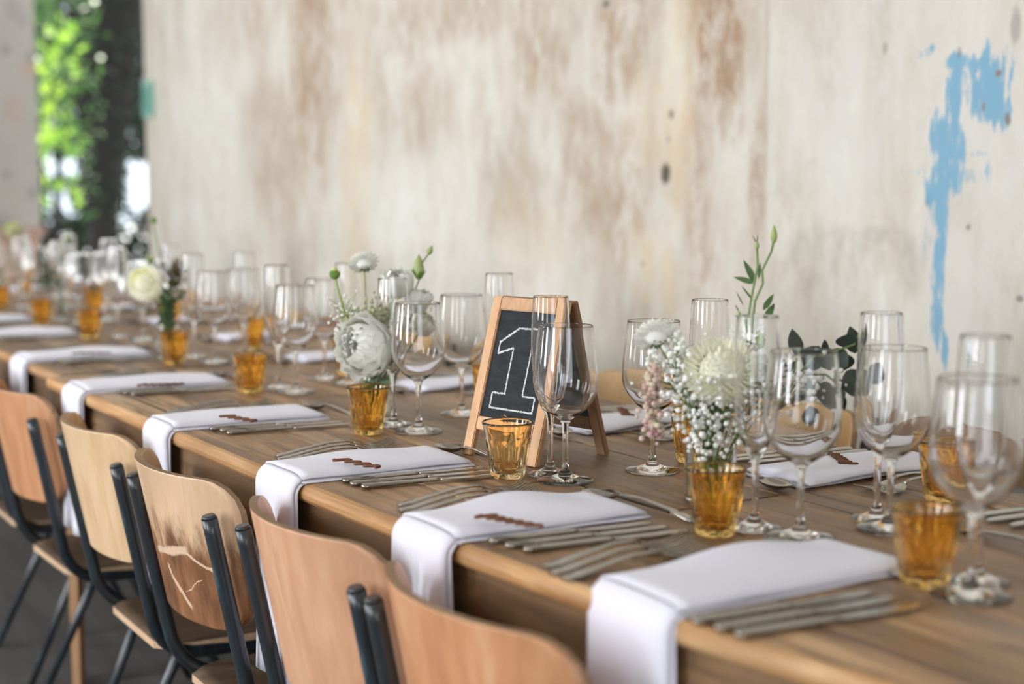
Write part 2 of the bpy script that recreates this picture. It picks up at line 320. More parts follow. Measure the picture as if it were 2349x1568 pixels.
# ------------------------------------------------------------------ mesh helpers
def add_box(bm, c, size, mi=0, rot=None, bev=0.0):
    b = bmesh.new(); bmesh.ops.create_cube(b, size=1.0)
    for v in b.verts: v.co = Vector((v.co.x*size[0], v.co.y*size[1], v.co.z*size[2]))
    if bev: bmesh.ops.bevel(b, geom=b.edges[:], offset=bev, segments=2, affect='EDGES')
    m = Matrix.Translation(c) @ (rot.to_4x4() if rot else Matrix.Identity(4))
    merge(bm, b, m, mi)
def merge(bm, b, m=None, mi=0):
    vs = {}
    for v in b.verts: vs[v] = bm.verts.new(m @ v.co if m else v.co)
    for f in b.faces:
        try:
            g = bm.faces.new([vs[v] for v in f.verts]); g.material_index = mi; g.smooth = f.smooth
        except ValueError: pass
    b.free()
def add_tube(bm, pts, rad, n=10, mi=0, caps=True, squash=1.0):
    pts = [Vector(p) for p in pts]; k = len(pts)
    rads = rad if isinstance(rad, (list, tuple)) else [rad]*k
    rings = []; up = None
    for i, p in enumerate(pts):
        d = (pts[min(i+1, k-1)] - pts[max(i-1, 0)]).normalized()
        if up is None: up = Vector((0, 0, 1)) if abs(d.z) < 0.9 else Vector((1, 0, 0))
        a = (up - d*up.dot(d)); a = a.normalized() if a.length > 1e-5 else d.orthogonal().normalized()
        up = a; b = d.cross(a)
        rings.append([bm.verts.new(p + (a*math.cos(2*PI*j/n)*squash + b*math.sin(2*PI*j/n))*rads[i]) for j in range(n)])
    for i in range(k-1):
        for j in range(n):
            f = bm.faces.new((rings[i][j], rings[i][(j+1) % n], rings[i+1][(j+1) % n], rings[i+1][j])); f.smooth = True; f.material_index = mi
    if caps:
        for r, rev in ((rings[0], True), (rings[-1], False)):
            f = bm.faces.new(r[::-1] if rev else r); f.material_index = mi
def add_lathe(bm, prof, n=32, mi=0, rmod=None, smooth=True):
    """prof: (r, z) list; r == 0 makes a pole"""
    rings = []
    for r, z in prof:
        if r < 1e-6: rings.append([bm.verts.new((0, 0, z))])
        else:
            rings.append([bm.verts.new(((r*(rmod(2*PI*j/n, z, r) if rmod else 1))*math.cos(2*PI*j/n), (r*(rmod(2*PI*j/n, z, r) if rmod else 1))*math.sin(2*PI*j/n), z)) for j in range(n)])
    for a, b in zip(rings, rings[1:]):
        for j in range(n):
            q = [a[j % len(a)], a[(j+1) % len(a)], b[(j+1) % len(b)], b[j % len(b)]]
            q = [x for i, x in enumerate(q) if x not in q[:i]]
            if len(q) > 2:
                f = bm.faces.new(q); f.smooth = smooth; f.material_index = mi
def add_loft(bm, secs, n=10, mi=0):
    """secs: (centre, half width vector, half height vector)"""
    rings = []
    for c, w, h in secs:
        c, w, h = Vector(c), Vector(w), Vector(h)
        rings.append([bm.verts.new(c + w*math.cos(2*PI*j/n) + h*math.sin(2*PI*j/n)) for j in range(n)])
    for a, b in zip(rings, rings[1:]):
        for j in range(n):
            f = bm.faces.new((a[j], a[(j+1) % n], b[(j+1) % n], b[j])); f.smooth = True; f.material_index = mi
    bm.faces.new(rings[0][::-1]).material_index = mi; bm.faces.new(rings[-1]).material_index = mi
def add_leaf(bm, base, d, nrm, L, W, curl=0.15, mi=0, seg=4, roundness=0.5):
    d = d.normalized(); s = d.cross(nrm); s = s.normalized() if s.length > 1e-5 else d.orthogonal().normalized(); nn = s.cross(d).normalized()
    rows = []
    for i in range(seg+1):
        f = i/seg; w = W*0.5*(math.sin(PI*min(1, max(0, f**(0.5+roundness*0.5))))**0.8 if 0 < f < 1 else 0.04)
        c = base + d*L*f + nn*(-curl*L*f*f)
        rows.append((bm.verts.new(c - s*w + nn*w*0.18), bm.verts.new(c - nn*w*0.05), bm.verts.new(c + s*w + nn*w*0.18)))
    for a, b in zip(rows, rows[1:]):
        for i in range(2):
            f = bm.faces.new((a[i], a[i+1], b[i+1], b[i])); f.smooth = True; f.material_index = mi
def mesh(bm, name, mats, recalc=True):
    me = bpy.data.meshes.new(name)
    if recalc: bmesh.ops.recalc_face_normals(bm, faces=bm.faces[:])
    bm.to_mesh(me); bm.free()
    for m in (mats if isinstance(mats, (list, tuple)) else [mats]): me.materials.append(M[m] if isinstance(m, str) else m)
    return me
def obj(name, bm, mats, parent=None, loc=(0, 0, 0), rot=(0, 0, 0), recalc=True):
    me = bm if isinstance(bm, bpy.types.Mesh) else mesh(bm, name, mats, recalc)
    o = bpy.data.objects.new(name, me); COL.objects.link(o); o.location = loc; o.rotation_euler = rot
    if parent: o.parent = parent
    return o
def tag(o, label=None, cat=None, group=None, kind=None):
    if label: o['label'] = label
    if cat: o['category'] = cat
    if group: o['group'] = group
    if kind: o['kind'] = kind
    return o
def thing(name, label, cat, loc=(0, 0, 0), rotz=0, group=None):
    o = bpy.data.objects.new(name, None); COL.objects.link(o); o.empty_display_size = 0.05
    o.location = loc; o.rotation_euler = (0, 0, rotz); return tag(o, label, cat, group)
KIDS = {}
def kids(o):
    return [c for c in o.children]
def dup(root, loc, rotz, label, group=None, rot=None):
    r = root.copy(); COL.objects.link(r); r.location = loc; r.rotation_euler = rot if rot else (0, 0, rotz); r['label'] = label
    if group: r['group'] = group
    for ch in kids(root):
        c = ch.copy(); COL.objects.link(c); c.parent = r
        for g in kids(ch):
            d = g.copy(); COL.objects.link(d); d.parent = c
    return r

# ------------------------------------------------------------------ room shell
def struct(name, bm, m, parent=None):
    o = obj(name, bm, m, parent)
    if not parent: o['kind'] = 'structure'
    return o
Y0, Y1, CEIL = -3.6, 9.5, 4.2
bm = bmesh.new(); add_box(bm, (-0.2, (Y0+Y1)/2, -0.05), (5.6+0.6, Y1-Y0+0.3, 0.1)); struct('floor', bm, 'floor')
bm = bmesh.new(); add_box(bm, (-0.2, (Y0+Y1)/2, CEIL+0.05), (6.2, Y1-Y0+0.3, 0.1)); struct('ceiling', bm, 'ceiling')
bm = bmesh.new(); add_box(bm, (WX+0.2, (Y0+7.56)/2, CEIL/2), (0.4, 7.56-Y0, CEIL)); struct('wall_right', bm, 'plaster')
bm = bmesh.new(); add_box(bm, ((LX+2.245)/2, 9.65, CEIL/2), (2.245-LX, 0.3, CEIL)); struct('wall_end', bm, 'end_plaster')
bm = bmesh.new()
ys = [Y0] + [v for wy, ww in WINDOWS for v in (wy-ww/2, wy+ww/2)] + [Y1]
for i in range(0, len(ys), 2): add_box(bm, (LX-0.15, (ys[i]+ys[i+1])/2, CEIL/2), (0.3, ys[i+1]-ys[i], CEIL))
for wy, ww in WINDOWS:
    add_box(bm, (LX-0.15, wy, WZ0/2), (0.3, ww, WZ0)); add_box(bm, (LX-0.15, wy, (WZ1+CEIL)/2), (0.3, ww, CEIL-WZ1))
struct('wall_left', bm, 'plain_wall')
for i, (wy, ww) in enumerate(WINDOWS):
    bm = bmesh.new()
    for dy in (-ww/2+0.03, 0, ww/2-0.03): add_box(bm, (LX-0.1, wy+dy, (WZ0+WZ1)/2), (0.05, 0.05, WZ1-WZ0))
    for z in (WZ0+0.03, WZ0+0.7, WZ0+1.4, WZ1-0.03): add_box(bm, (LX-0.1, wy, z), (0.04, ww, 0.04))
    struct('window_%d' % (i+1), bm, 'plain_wall')
bm = bmesh.new()
add_box(bm, (-2.6, Y0+0.1, CEIL/2), (1.2, 0.2, CEIL)); add_box(bm, (1.4, Y0+0.1, CEIL/2), (2.3, 0.2, CEIL)); add_box(bm, (-0.9, Y0+0.1, 3.45), (2.3, 0.2, 1.5))
struct('wall_back', bm, 'plain_wall')
# garden ground
bm = bmesh.new(); add_box(bm, (14, 28, -0.12), (70, 60, 0.2)); g = struct('garden_ground', bm, 'paving')

# notice on the wall by the opening
nt = thing('wall_notice', 'small faded green notice on the wall beside the garden opening', 'sign')
p0 = on_x(333, 188, WX); p1 = on_x(356, 268, WX)
bm = bmesh.new(); add_box(bm, (WX-0.012, (p0.y+p1.y)/2, (p0.z+p1.z)/2), (0.016, abs(p0.y-p1.y), abs(p0.z-p1.z)), bev=0.003); obj('backing', bm, 'notice', nt)
bm = bmesh.new()
for k in range(2): add_box(bm, (WX-0.022, p0.y*(0.3+0.4*k)+p1.y*(0.7-0.4*k), (p0.z+p1.z)/2), (0.003, 0.07, abs(p0.z-p1.z)*0.75))
obj('print', bm, 'notice_dark', nt)

# ------------------------------------------------------------------ garden through the opening
def leaf_cloud(name, n, sampler, size, m, parent):
    bm = bmesh.new()
    for i in range(n):
        p = sampler()
        if p is None: continue
        d = Vector((R.gauss(0, 1), R.gauss(0, 1), R.gauss(0, 1)-0.4)).normalized(); nrm = Vector((R.gauss(0, 1), R.gauss(0, 1), R.gauss(0, 1)))
        L = size*R.uniform(0.6, 1.3); s = d.cross(nrm).normalized(); w = L*0.28
        a, b, c_, e = p, p+d*L*0.5+s*w, p+d*L, p+d*L*0.5-s*w
        bm.faces.new([bm.verts.new(x) for x in (a, b, c_, e)])
    o = obj(name, bm, m, parent, recalc=False); o['kind'] = 'stuff'; return o
def px_sampler(u0, u1, v0, v1, d0, d1, holes=(), dens=None):
    def f():
        u = R.uniform(u0, u1); v = R.uniform(v0, v1)
        for (a, b, r) in holes:
            if (u-a)**2 + (v-b)**2 < r*r: return None
        if dens and R.random() > dens(u, v): return None
        return at_depth(u, v, R.uniform(d0, d1))
    return f
tr = thing('ivy_clad_tree', 'large dark ivy-clad tree trunk outside the garden opening', 'tree')
b0 = on_y(240, 445, 15.0); bm = bmesh.new()
tp = [(b0.x-0.02, 15, 0), (b0.x-0.02, 15, 0.7), (b0.x-0.03, 15, 1.3), (b0.x+0.02, 15, 2.0), (b0.x+0.05, 15, 3.0), (b0.x+0.05, 15, 5.5)]
add_tube(bm, tp, [0.24, 0.15, 0.17, 0.28, 0.38, 0.42], 14); obj('trunk', bm, 'bark', tr)
def trunk_leaf():
    z = R.uniform(1.0, 5.0); a = R.uniform(0, 2*PI); r = 0.17 + 0.24*min(1, max(0, (z-1.2)/1.5)) + R.uniform(-0.06, 0.08)
    return Vector((b0.x + r*math.cos(a), 15 + r*math.sin(a), z))
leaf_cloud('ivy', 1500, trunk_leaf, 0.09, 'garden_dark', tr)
hl = [(125, 365, 26), (155, 375, 24), (135, 460, 28), (162, 478, 20), (130, 512, 18), (145, 10, 22), (155, 30, 18), (118, 395, 10), (180, 225, 8)]
t2 = thing('leafy_shrub', 'sunlit bright green shrub at the left of the garden opening', 'shrub')
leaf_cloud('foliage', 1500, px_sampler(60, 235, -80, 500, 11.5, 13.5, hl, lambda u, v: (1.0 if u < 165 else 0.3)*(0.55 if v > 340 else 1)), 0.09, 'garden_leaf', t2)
leaf_cloud('leaves_painted_sunlit', 260, px_sampler(90, 185, 30, 470, 11.3, 11.8, hl, lambda u, v: 0.75 if 60 < v < 190 or 290 < v < 350 else 0.4), 0.10, 'garden_bright', t2)  # brighter leaf colour stands in for sun on the foliage
bm = bmesh.new(); s0 = at_depth(150, 300, 12.5)
add_tube(bm, [(s0.x-0.2, s0.y, 0), (s0.x-0.1, s0.y, 1.0), (s0.x, s0.y, 2.2)], [0.05, 0.04, 0.02], 8); obj('stem', bm, 'bark', t2)
t3 = thing('overhanging_canopy', 'dark leafy canopy hanging behind the ivy-clad trunk', 'tree')
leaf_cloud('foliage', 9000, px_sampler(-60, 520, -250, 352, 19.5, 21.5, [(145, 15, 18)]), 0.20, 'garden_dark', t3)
leaf_cloud('leaves_painted_sunlit', 120, px_sampler(170, 335, -10, 60, 18.6, 19.2, [], lambda u, v: 0.8), 0.12, 'garden_bright', t3)
bm = bmesh.new(); q0 = at_depth(420, 300, 20.5)
add_tube(bm, [(q0.x, q0.y, 0), (q0.x+0.1, q0.y, 2.2), (q0.x, q0.y, 5)], [0.3, 0.22, 0.15], 10); obj('trunk', bm, 'bark', t3)
t4 = thing('low_hedge', 'low dark hedge pierced by bright gaps beyond the opening', 'hedge')
hh = [(R.uniform(195, 330), R.uniform(425, 525), R.uniform(6, 11)) for _ in range(55)] + [(315, 380, 26), (325, 420, 30), (330, 460, 24), (300, 440, 16), (135, 462, 34), (160, 478, 20), (128, 370, 34), (160, 380, 24), (130, 512, 18)]
leaf_cloud('foliage', 8000, px_sampler(-80, 420, 355, 640, 16.6, 17.6, hh, lambda u, v: 0.10 if (u > 285 and v < 480) else 1.0), 0.12, 'garden_dark', t4)

# ------------------------------------------------------------------ tables
NEAR, FAR = 0.745, 1.590
def edge_x(y):
    """the near edge of the front table bows outwards"""
    return 0.737 + 0.063*math.exp(-(max(0.55, y)-1.0)/0.50) if y < 3.14 else NEAR
def plank_mesh(w, L, th, near_edge=0, seg=18, name='plank', m='table', gap=0.0034, bow=None):
    """plank along local Y, centred; near_edge -1/+1 rounds that long edge"""
    bm = bmesh.new(); rows = []
    for i in range(seg+1):
        y = -L/2 + gap + (L-2*gap)*i/seg
        j1 = R.uniform(-0.0012, 0.0012); j2 = R.uniform(-0.0012, 0.0012)
        x0, x1 = -w/2 + gap*0.6, w/2 - gap*0.6
        if near_edge:
            e = R.uniform(-0.0015, 0.0020)
            prof = [(x1+j2, 0), (x1+j2, th*0.85), (x1+j2-0.0012, th), (x0+0.012, th), (x0+0.005, th-0.0016+e*0.3), (x0+0.0012, th-0.006+e), (x0, th*0.5), (x0+0.001, th*0.22), (x0+0.005, 0)]
            if bow: dxb = bow(y); prof = [(a+dxb if a < 0 else a, b) for a, b in prof]
            if near_edge > 0: prof = [(-a, b) for a, b in prof]
        else:
            prof = [(x0+j1, 0), (x0+j1, th*0.9), (x0+j1+0.0015, th), (0, th+R.uniform(-.0003, .0003)), (x1+j2-0.0015, th), (x1+j2, th*0.9), (x1+j2, 0)]
        rows.append([bm.verts.new((a, y, b)) for a, b in prof])
    k = len(rows[0])
    for a, b in zip(rows, rows[1:]):
        for j in range(k):
            f = bm.faces.new((a[j], a[(j+1) % k], b[(j+1) % k], b[j]))
            if near_edge and 3 <= j <= 7: f.material_index = 1
    bm.faces.new(rows[0][::-1]); bm.faces.new(rows[-1])
    return mesh(bm, name, [m, 'edge'])
TH = 0.024
def table(ya, yb, off, label, joints, name='plank_table'):
    t = thing(name, label, 'table', ((NEAR+FAR)/2+off, (ya+yb)/2, 0), 0, 'wooden tables set end to end')
    W = FAR - NEAR; ws = [0.150, 0.178, 0.190, 0.172, 0.155]; x = -W/2; L = yb-ya
    for i, w in enumerate(ws):
        cuts = [ya] + joints.get(i, []) + [yb]
        for a, b in zip(cuts, cuts[1:]):
            e = -1 if i == 0 else (1 if i == 4 else 0)
            o = obj('plank', plank_mesh(w, b-a, TH, e, seg=48 if (e < 0 and off == 0.0 and ya < 0) else 18, bow=(lambda yy, c=(a+b)/2: edge_x(c+yy)-NEAR) if (e < 0 and ya < 0) else None), None, t, (x+w/2, (a+b)/2-(ya+yb)/2, TOP-TH+R.uniform(-0.0007, 0.0003)))
        x += w
    for sgn in (-1, 1):
        bm = bmesh.new(); n_ = 24; R4 = []
        for i in range(n_+1):
            y_ = -(L-0.06)/2 + (L-0.06)*i/n_; bx = (edge_x((ya+yb)/2+y_)-NEAR) if (sgn < 0 and ya < 0) else 0
            R4.append([bm.verts.new((sgn*(W/2-0.03)+bx+a_, y_, TOP-TH-0.002-b_)) for a_, b_ in ((-.014, 0), (.014, 0), (.014, .135), (-.014, .135))])
        for p_, q_ in zip(R4, R4[1:]):
            for j in range(4): bm.faces.new((p_[j], p_[(j+1) % 4], q_[(j+1) % 4], q_[j]))
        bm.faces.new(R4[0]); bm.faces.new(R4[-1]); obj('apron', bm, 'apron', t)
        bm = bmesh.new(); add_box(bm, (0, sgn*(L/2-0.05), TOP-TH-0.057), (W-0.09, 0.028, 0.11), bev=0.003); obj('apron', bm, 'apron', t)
    for sx in (-1, 1):
        for sy in (-1, 1):
            bm = bmesh.new(); x_, y_ = sx*(W/2-0.085), sy*(L/2-0.23)
            if ya < 0: x_, y_ = sx*0.03, sy*(L/2-0.10)
            add_tube(bm, [(x_, y_, TOP-TH-0.002), (x_, y_, 0.0)], [0.020, 0.016], 4); 
            for f in bm.faces: f.smooth = False
            obj('leg', bm, 'leg', t)
    return t
table(-0.10, 3.135, 0.0, 'long worn plank table in front, holding the chalkboard sign', {1: [1.62], 2: [1.38, 2.55], 3: [2.2], 0: [], 4: [1.9]})
table(3.150, 5.60, 0.022, 'second plank table, end to end behind the front one', {1: [4.1], 3: [4.6], 2: [3.9]})
table(5.615, 8.05, 0.0, 'farthest plank table, before the grey end wall', {2: [6.6]})

# ------------------------------------------------------------------ chairs
def rounded_panel(cx_fn, y0, y1, z0, z1, th, rt, rb, ny=22, nz=14):
    """curved ply panel: x = cx_fn(y, z); rounded corners (rt top, rb bottom); returns bm with material 0 faces, 1 rim"""
    bm = bmesh.new(); H = z1-z0; hw = (y1-y0)/2; ym = (y0+y1)/2
    def halfwidth(z):
        h = hw
        if z > z1-rt: d = z-(z1-rt); h = hw - rt + math.sqrt(max(0, rt*rt - d*d))
        if z < z0+rb: d = (z0+rb)-z; h = hw - rb*1.0 + math.sqrt(max(0, rb*rb - d*d))
        return h
    zs = []
    for i in range(nz+1):
        f = i/nz; zs.append(z0 + H*(0.5-0.5*math.cos(PI*f)))
    F, B = [], []
    for z in zs:
        h = halfwidth(z); fr, br = [], []
        for j in range(ny+1):
            y = ym + h*(-1 + 2*j/ny); x = cx_fn(y-ym, z); e = 0.0008
            sl = (cx_fn(y-ym+e, z)-cx_fn(y-ym-e, z))/(2*e); n = Vector((1, -sl, 0)).normalized()
            fr.append(bm.verts.new(Vector((x, y, z)) + n*th/2)); br.append(bm.verts.new(Vector((x, y, z)) - n*th/2))
        F.append(fr); B.append(br)
    for G, rev in ((F, 0), (B, 1)):
        for a, b in zip(G, G[1:]):
            for j in range(ny):
                q = (a[j], a[j+1], b[j+1], b[j]); f = bm.faces.new(q if not rev else q[::-1]); f.smooth = True; f.material_index = 0
    for i in range(nz):
        for j in (0, ny):
            f = bm.faces.new((F[i][j], F[i+1][j], B[i+1][j], B[i][j])); f.material_index = 1
    for i in (0, nz):
        for j in range(ny):
            f = bm.faces.new((F[i][j], F[i][j+1], B[i][j+1], B[i][j])); f.material_index = 1
    return bm
ST = 0.397   # seat height
def tilt(z): return -0.235 - 0.23*(z-0.70) if z > 0.44 else -0.175
def back_x(y, z):
    return -0.185 - 0.20*(z-0.46) - 0.030 + 0.068*(min(1.0, abs(y)/0.19))**2.2
def make_chair(name, label, ply, tube='tube', group='school chairs along the near side', loc=(0, 0, 0), rz=0, lift=0.0):
    t = thing(name, label, 'chair', loc, rz, group)
    obj('backrest', rounded_panel(back_x, -0.190, 0.190, 0.540, 0.772, 0.011, 0.045, 0.075), [ply, 'ply_edge'], t)
    def sx(y, z): return y
    # seat: flat ply, waterfall front
    bm = bmesh.new(); nx, ny = 12, 10; T_, B_ = [], []
    for i in range(nx+1):
        x = -0.175 + 0.375*i/nx; a, b = [], []
        for j in range(ny+1):
            f = -1 + 2*j/ny; hw = 0.180 - 0.016*(1-i/nx); rr = 0.05
            e = min(i, nx-i)*0.375/nx
            if e < rr: hw -= rr - math.sqrt(max(0, rr*rr-(rr-e)**2))*0.9 if e > 0 else rr*0.8
            z = ST - 0.012*math.sin(PI*min(1, i/nx*1.2))*(1-f*f) - (0.02*max(0, (i/nx-0.85)/0.15)**2)
            a.append(bm.verts.new((x, f*hw, z))); b.append(bm.verts.new((x, f*hw, z-0.013)))
        T_.append(a); B_.append(b)
    for G in (T_, B_):
        for a, b in zip(G, G[1:]):
            for j in range(ny): f = bm.faces.new((a[j], a[j+1], b[j+1], b[j])); f.smooth = True
    for i in range(nx):
        for j in (0, ny): f = bm.faces.new((T_[i][j], T_[i+1][j], B_[i+1][j], B_[i][j])); f.material_index = 1
    for i in (0, nx):
        for j in range(ny): f = bm.faces.new((T_[i][j], T_[i][j+1], B_[i][j+1], B_[i][j])); f.material_index = 1
    obj('seat', bm, ['seat', 'seat_edge'], t)
    for s in (-1, 1):
        y = s*0.178; bm = bmesh.new(); pts = []
        for z in (0.722, 0.70, 0.62, 0.54, 0.47): pts.append((-0.246 + 0.20*(0.722-z), y, z))
        xb = pts[-1][0]
        for k in range(1, 7):
            a = k/6*PI/2*0.93; pts.append((xb + 0.012*k/6 + 0.07*(1-math.cos(a)), y*(1-0.01*k), 0.47 - 0.09*math.sin(a)))
        pts.append((0.02, y*0.90, 0.372)); pts.append((0.16, y*0.88, 0.370))
        add_tube(bm, pts, 0.0115, 12); post = obj('back_post', bm, tube, t)
        bm = bmesh.new(); add_tube(bm, [(-0.246-0.0005, y, 0.7222), (-0.2475, y, 0.727)], [0.0112, 0.0088], 12); obj('tube_cap', bm, tube, post)
        for q in (-1, 1):
            bm = bmesh.new(); add_tube(bm, [(0.02+q*0.012, y*0.86, 0.374), (0.02+q*0.09, y*0.93, 0.20), (0.02+q*0.18, y*1.02, 0.004)], [0.011, 0.0105, 0.008], 10); obj('leg', bm, tube, t)
    bm = bmesh.new(); add_box(bm, (0.0, 0, 0.371), (0.05, 0.31, 0.020), bev=0.004); obj('crossbar', bm, tube, t)
    return t
CX = 0.908
spots = [(3.095, 'ply_orange', 'orange-brown ply chair at far left, dark thick back posts', -0.01, 0.03),
         (2.515, 'ply_yellow', 'pale yellowish ply chair left of the scuffed-back chair', 0.0, 0.0),
         (2.064, 'ply_worn', 'ply chair with scuffed brown scratched lower backrest', 0.0, 0.0),
         (1.625, 'ply', 'smooth pinkish ply chair right of the scuffed chair', 0.018, 0.0),
         (1.215, 'ply_orange', 'closest ply chair, its backrest cropped at the bottom edge', 0.012, -0.02),
         (3.60, 'ply_brown', 'brown ply chair half cut off by the left picture edge', 0.0, 0.0)]
for y, m, lab, dx, rz in spots:
    make_chair('school_chair', lab, m, loc=(CX+dx, y, 0), rz=rz)
fs = [(1.10, 'ply_brown'), (1.565, 'ply_brown'), (2.03, 'ply_far'), (2.50, 'ply_far'), (2.98, 'ply_far'), (3.60, 'ply_far'), (4.08, 'ply_brown'), (4.6, 'ply_far'), (5.13, 'ply_brown'), (5.62, 'ply_far')]
ORD = ['first', 'second', 'third', 'fourth', 'fifth', 'sixth', 'seventh', 'eighth', 'ninth', 'tenth', 'eleventh', 'twelfth']
protos = {}
farlab = ['brown ply chair on the wall side, at the right picture edge', 'brown ply chair on the wall side, behind the right-hand glasses',
          'golden ply chair on the wall side, just right of the chalkboard', 'golden ply chair on the wall side, just left of the chalkboard']
for i, (y, m) in enumerate(fs):
    lab = farlab[i] if i < 4 else 'ply chair on the wall side, %s from the camera' % ORD[i]
    if m not in protos: protos[m] = make_chair('school_chair', lab, m, 'tube_far', 'school chairs along the wall side', (1.655, y, 0), PI)
    else: dup(protos[m], (1.655+R.uniform(-0.01, 0.02), y, 0), PI+R.uniform(-0.04, 0.04), lab)

# ------------------------------------------------------------------ glassware
def shell(outer, inner):
    return outer + inner[::-1]
def wine_profile():
    o = [(0, 0.0002), (0.036, 0.0002), (0.0378, 0.0002), (0.0385, 0.0006), (0.0388, 0.0013), (0.0386, 0.0020), (0.0378, 0.0025), (0.035, 0.0031), (0.022, 0.0055), (0.011, 0.0095), (0.0058, 0.017), (0.0043, 0.028), (0.0038, 0.045), (0.0040, 0.065), (0.0050, 0.078), (0.0085, 0.0855),
         (0.017, 0.0905), (0.0275, 0.0985), (0.0370, 0.110), (0.0425, 0.1225), (0.0447, 0.135), (0.0444, 0.148), (0.0430, 0.165), (0.0408, 0.185), (0.0388, 0.203), (0.0377, 0.2130), (0.0377, 0.2143), (0.0376, 0.21485), (0.0374, 0.2150)]
    i = [(0, 0.0895), (0.008, 0.0900), (0.0165, 0.0927), (0.0265, 0.1005), (0.0358, 0.1118), (0.0412, 0.1235), (0.0434, 0.1355), (0.0432, 0.148), (0.0418, 0.165), (0.0396, 0.185), (0.0377, 0.203), (0.0367, 0.2130), (0.0368, 0.2143), (0.0369, 0.21485), (0.0371, 0.2150)]
    return shell(o, i)
def flute_profile():
    o = [(0, 0.0002), (0.029, 0.0002), (0.0306, 0.0002), (0.0313, 0.0006), (0.0316, 0.0013), (0.0314, 0.0020), (0.0306, 0.0025), (0.028, 0.0032), (0.017, 0.0058), (0.008, 0.0105), (0.0048, 0.019), (0.0040, 0.035), (0.0040, 0.060), (0.0046, 0.077), (0.0075, 0.0865),
         (0.0125, 0.0945), (0.0180, 0.107), (0.0220, 0.122), (0.0248, 0.140), (0.0267, 0.160), (0.0275, 0.178), (0.0274, 0.200), (0.0265, 0.222), (0.0252, 0.243), (0.02465, 0.2495), (0.0246, 0.2508), (0.0245, 0.25135), (0.0243, 0.2515)]
    i = [(0, 0.0905), (0.0050, 0.0925), (0.0105, 0.0980), (0.0165, 0.109), (0.0205, 0.123), (0.0235, 0.1405), (0.0255, 0.160), (0.0263, 0.178), (0.0263, 0.200), (0.0254, 0.222), (0.0241, 0.243), (0.0236, 0.2495), (0.0237, 0.2508), (0.0238, 0.25135), (0.0240, 0.2515)]
    return shell(o, i)
def bowl_and_foot(name, prof, n, mname):
    bm = bmesh.new(); add_lathe(bm, prof, n); return mesh(bm, name, mname)
WINE = bowl_and_foot('wine_glass', wine_profile(), 40, 'glass')
FLUTE = bowl_and_foot('champagne_flute', flute_profile(), 36, 'glass')
def picardie(mname):
    H = 0.078
    o = [(0, 0.0015), (0.016, 0.0012), (0.0185, 0.0), (0.0215, 0.0004), (0.0232, 0.003), (0.0243, 0.009), (0.0262, 0.022), (0.0283, 0.036), (0.0303, 0.048), (0.0322, 0.0545), (0.0322, 0.058), (0.0332, 0.066), (0.0348, 0.0740), (0.0358, 0.0758), (0.0361, 0.0772), (0.0360, 0.0783), (0.0355, 0.07893), (0.0350, 0.0792)]
    i = [(0, 0.0075), (0.014, 0.0078), (0.0190, 0.0105), (0.0215, 0.018), (0.0240, 0.032), (0.0264, 0.047), (0.0282, 0.057), (0.0300, 0.067), (0.0322, 0.0755), (0.0330, 0.0775), (0.0336, 0.0785), (0.0344, 0.0790)]
    bm = bmesh.new()
    def fl(a, z, r):
        k = min(1, max(0, (z-0.002)/0.006))*min(1, max(0, (0.056-z)/0.007))
        return 1 - 0.115*k*(abs(math.sin(a*9/2)))**0.6 + 0.045*k
    po = o; n = 90
    add_lathe(bm, po, n, rmod=fl)
    top = [v for v in bm.verts if abs(v.co.z-0.0792) < 1e-5]
    add_lathe(bm, i, n)
    top2 = [v for v in bm.verts if abs(v.co.z-0.0790) < 1e-5]
    key = lambda v: round((math.atan2(v.co.y, v.co.x)) % (2*PI), 4) % round(2*PI, 4)
    top.sort(key=key); top2.sort(key=key)
    for j in range(n): f = bm.faces.new((top[j], top[(j+1) % n], top2[(j+1) % n], top2[j])); f.smooth = True
    return mesh(bm, 'amber_tumbler', mname)
TUMB, TUMB_PALE = picardie('amber'), picardie('amber_pale')
def put(name, me, x, y, label, cat, group, rot=None, z=TOP+0.0006):
    o = bpy.data.objects.new(name, me); COL.objects.link(o); o.location = (x, y, z); o.rotation_euler = (0, 0, rot if rot is not None else R.uniform(0, 6.28))
    return tag(o, label, cat, group)

# ------------------------------------------------------------------ cutlery (local: handle end at -x, tip at +x)
def sec(x, w, h, z): return ((x, 0, z), (0, w, 0), (0, 0, h))
def knife_parts():
    bm = bmesh.new()
    add_loft(bm, [sec(-0.105, 0.003, 0.0015, 0.004), sec(-0.103, 0.0068, 0.0032, 0.004), sec(-0.097, 0.0078, 0.0036, 0.004), (( -0.05, 0, 0.004), (0, 0.0062, 0), (0, 0, 0.0032)), sec(0.0, 0.0054, 0.0028, 0.004), sec(0.008, 0.0045, 0.0022, 0.004)], 12)
    h = mesh(bm, 'handle', 'steel'); bm = bmesh.new()
    add_loft(bm, [sec(0.008, 0.0045, 0.0018, 0.004), sec(0.018, 0.0075, 0.0010, 0.0038), sec(0.05, 0.0088, 0.0008, 0.0036), ((0.09, 0.0006, 0.0034), (0, 0.0085, 0), (0, 0, 0.0007)), ((0.105, 0.002, 0.0032), (0, 0.0062, 0), (0, 0, 0.0006)), ((0.112, 0.0045, 0.0030), (0, 0.002, 0), (0, 0, 0.0004))], 10)
    return h, mesh(bm, 'blade', 'steel')
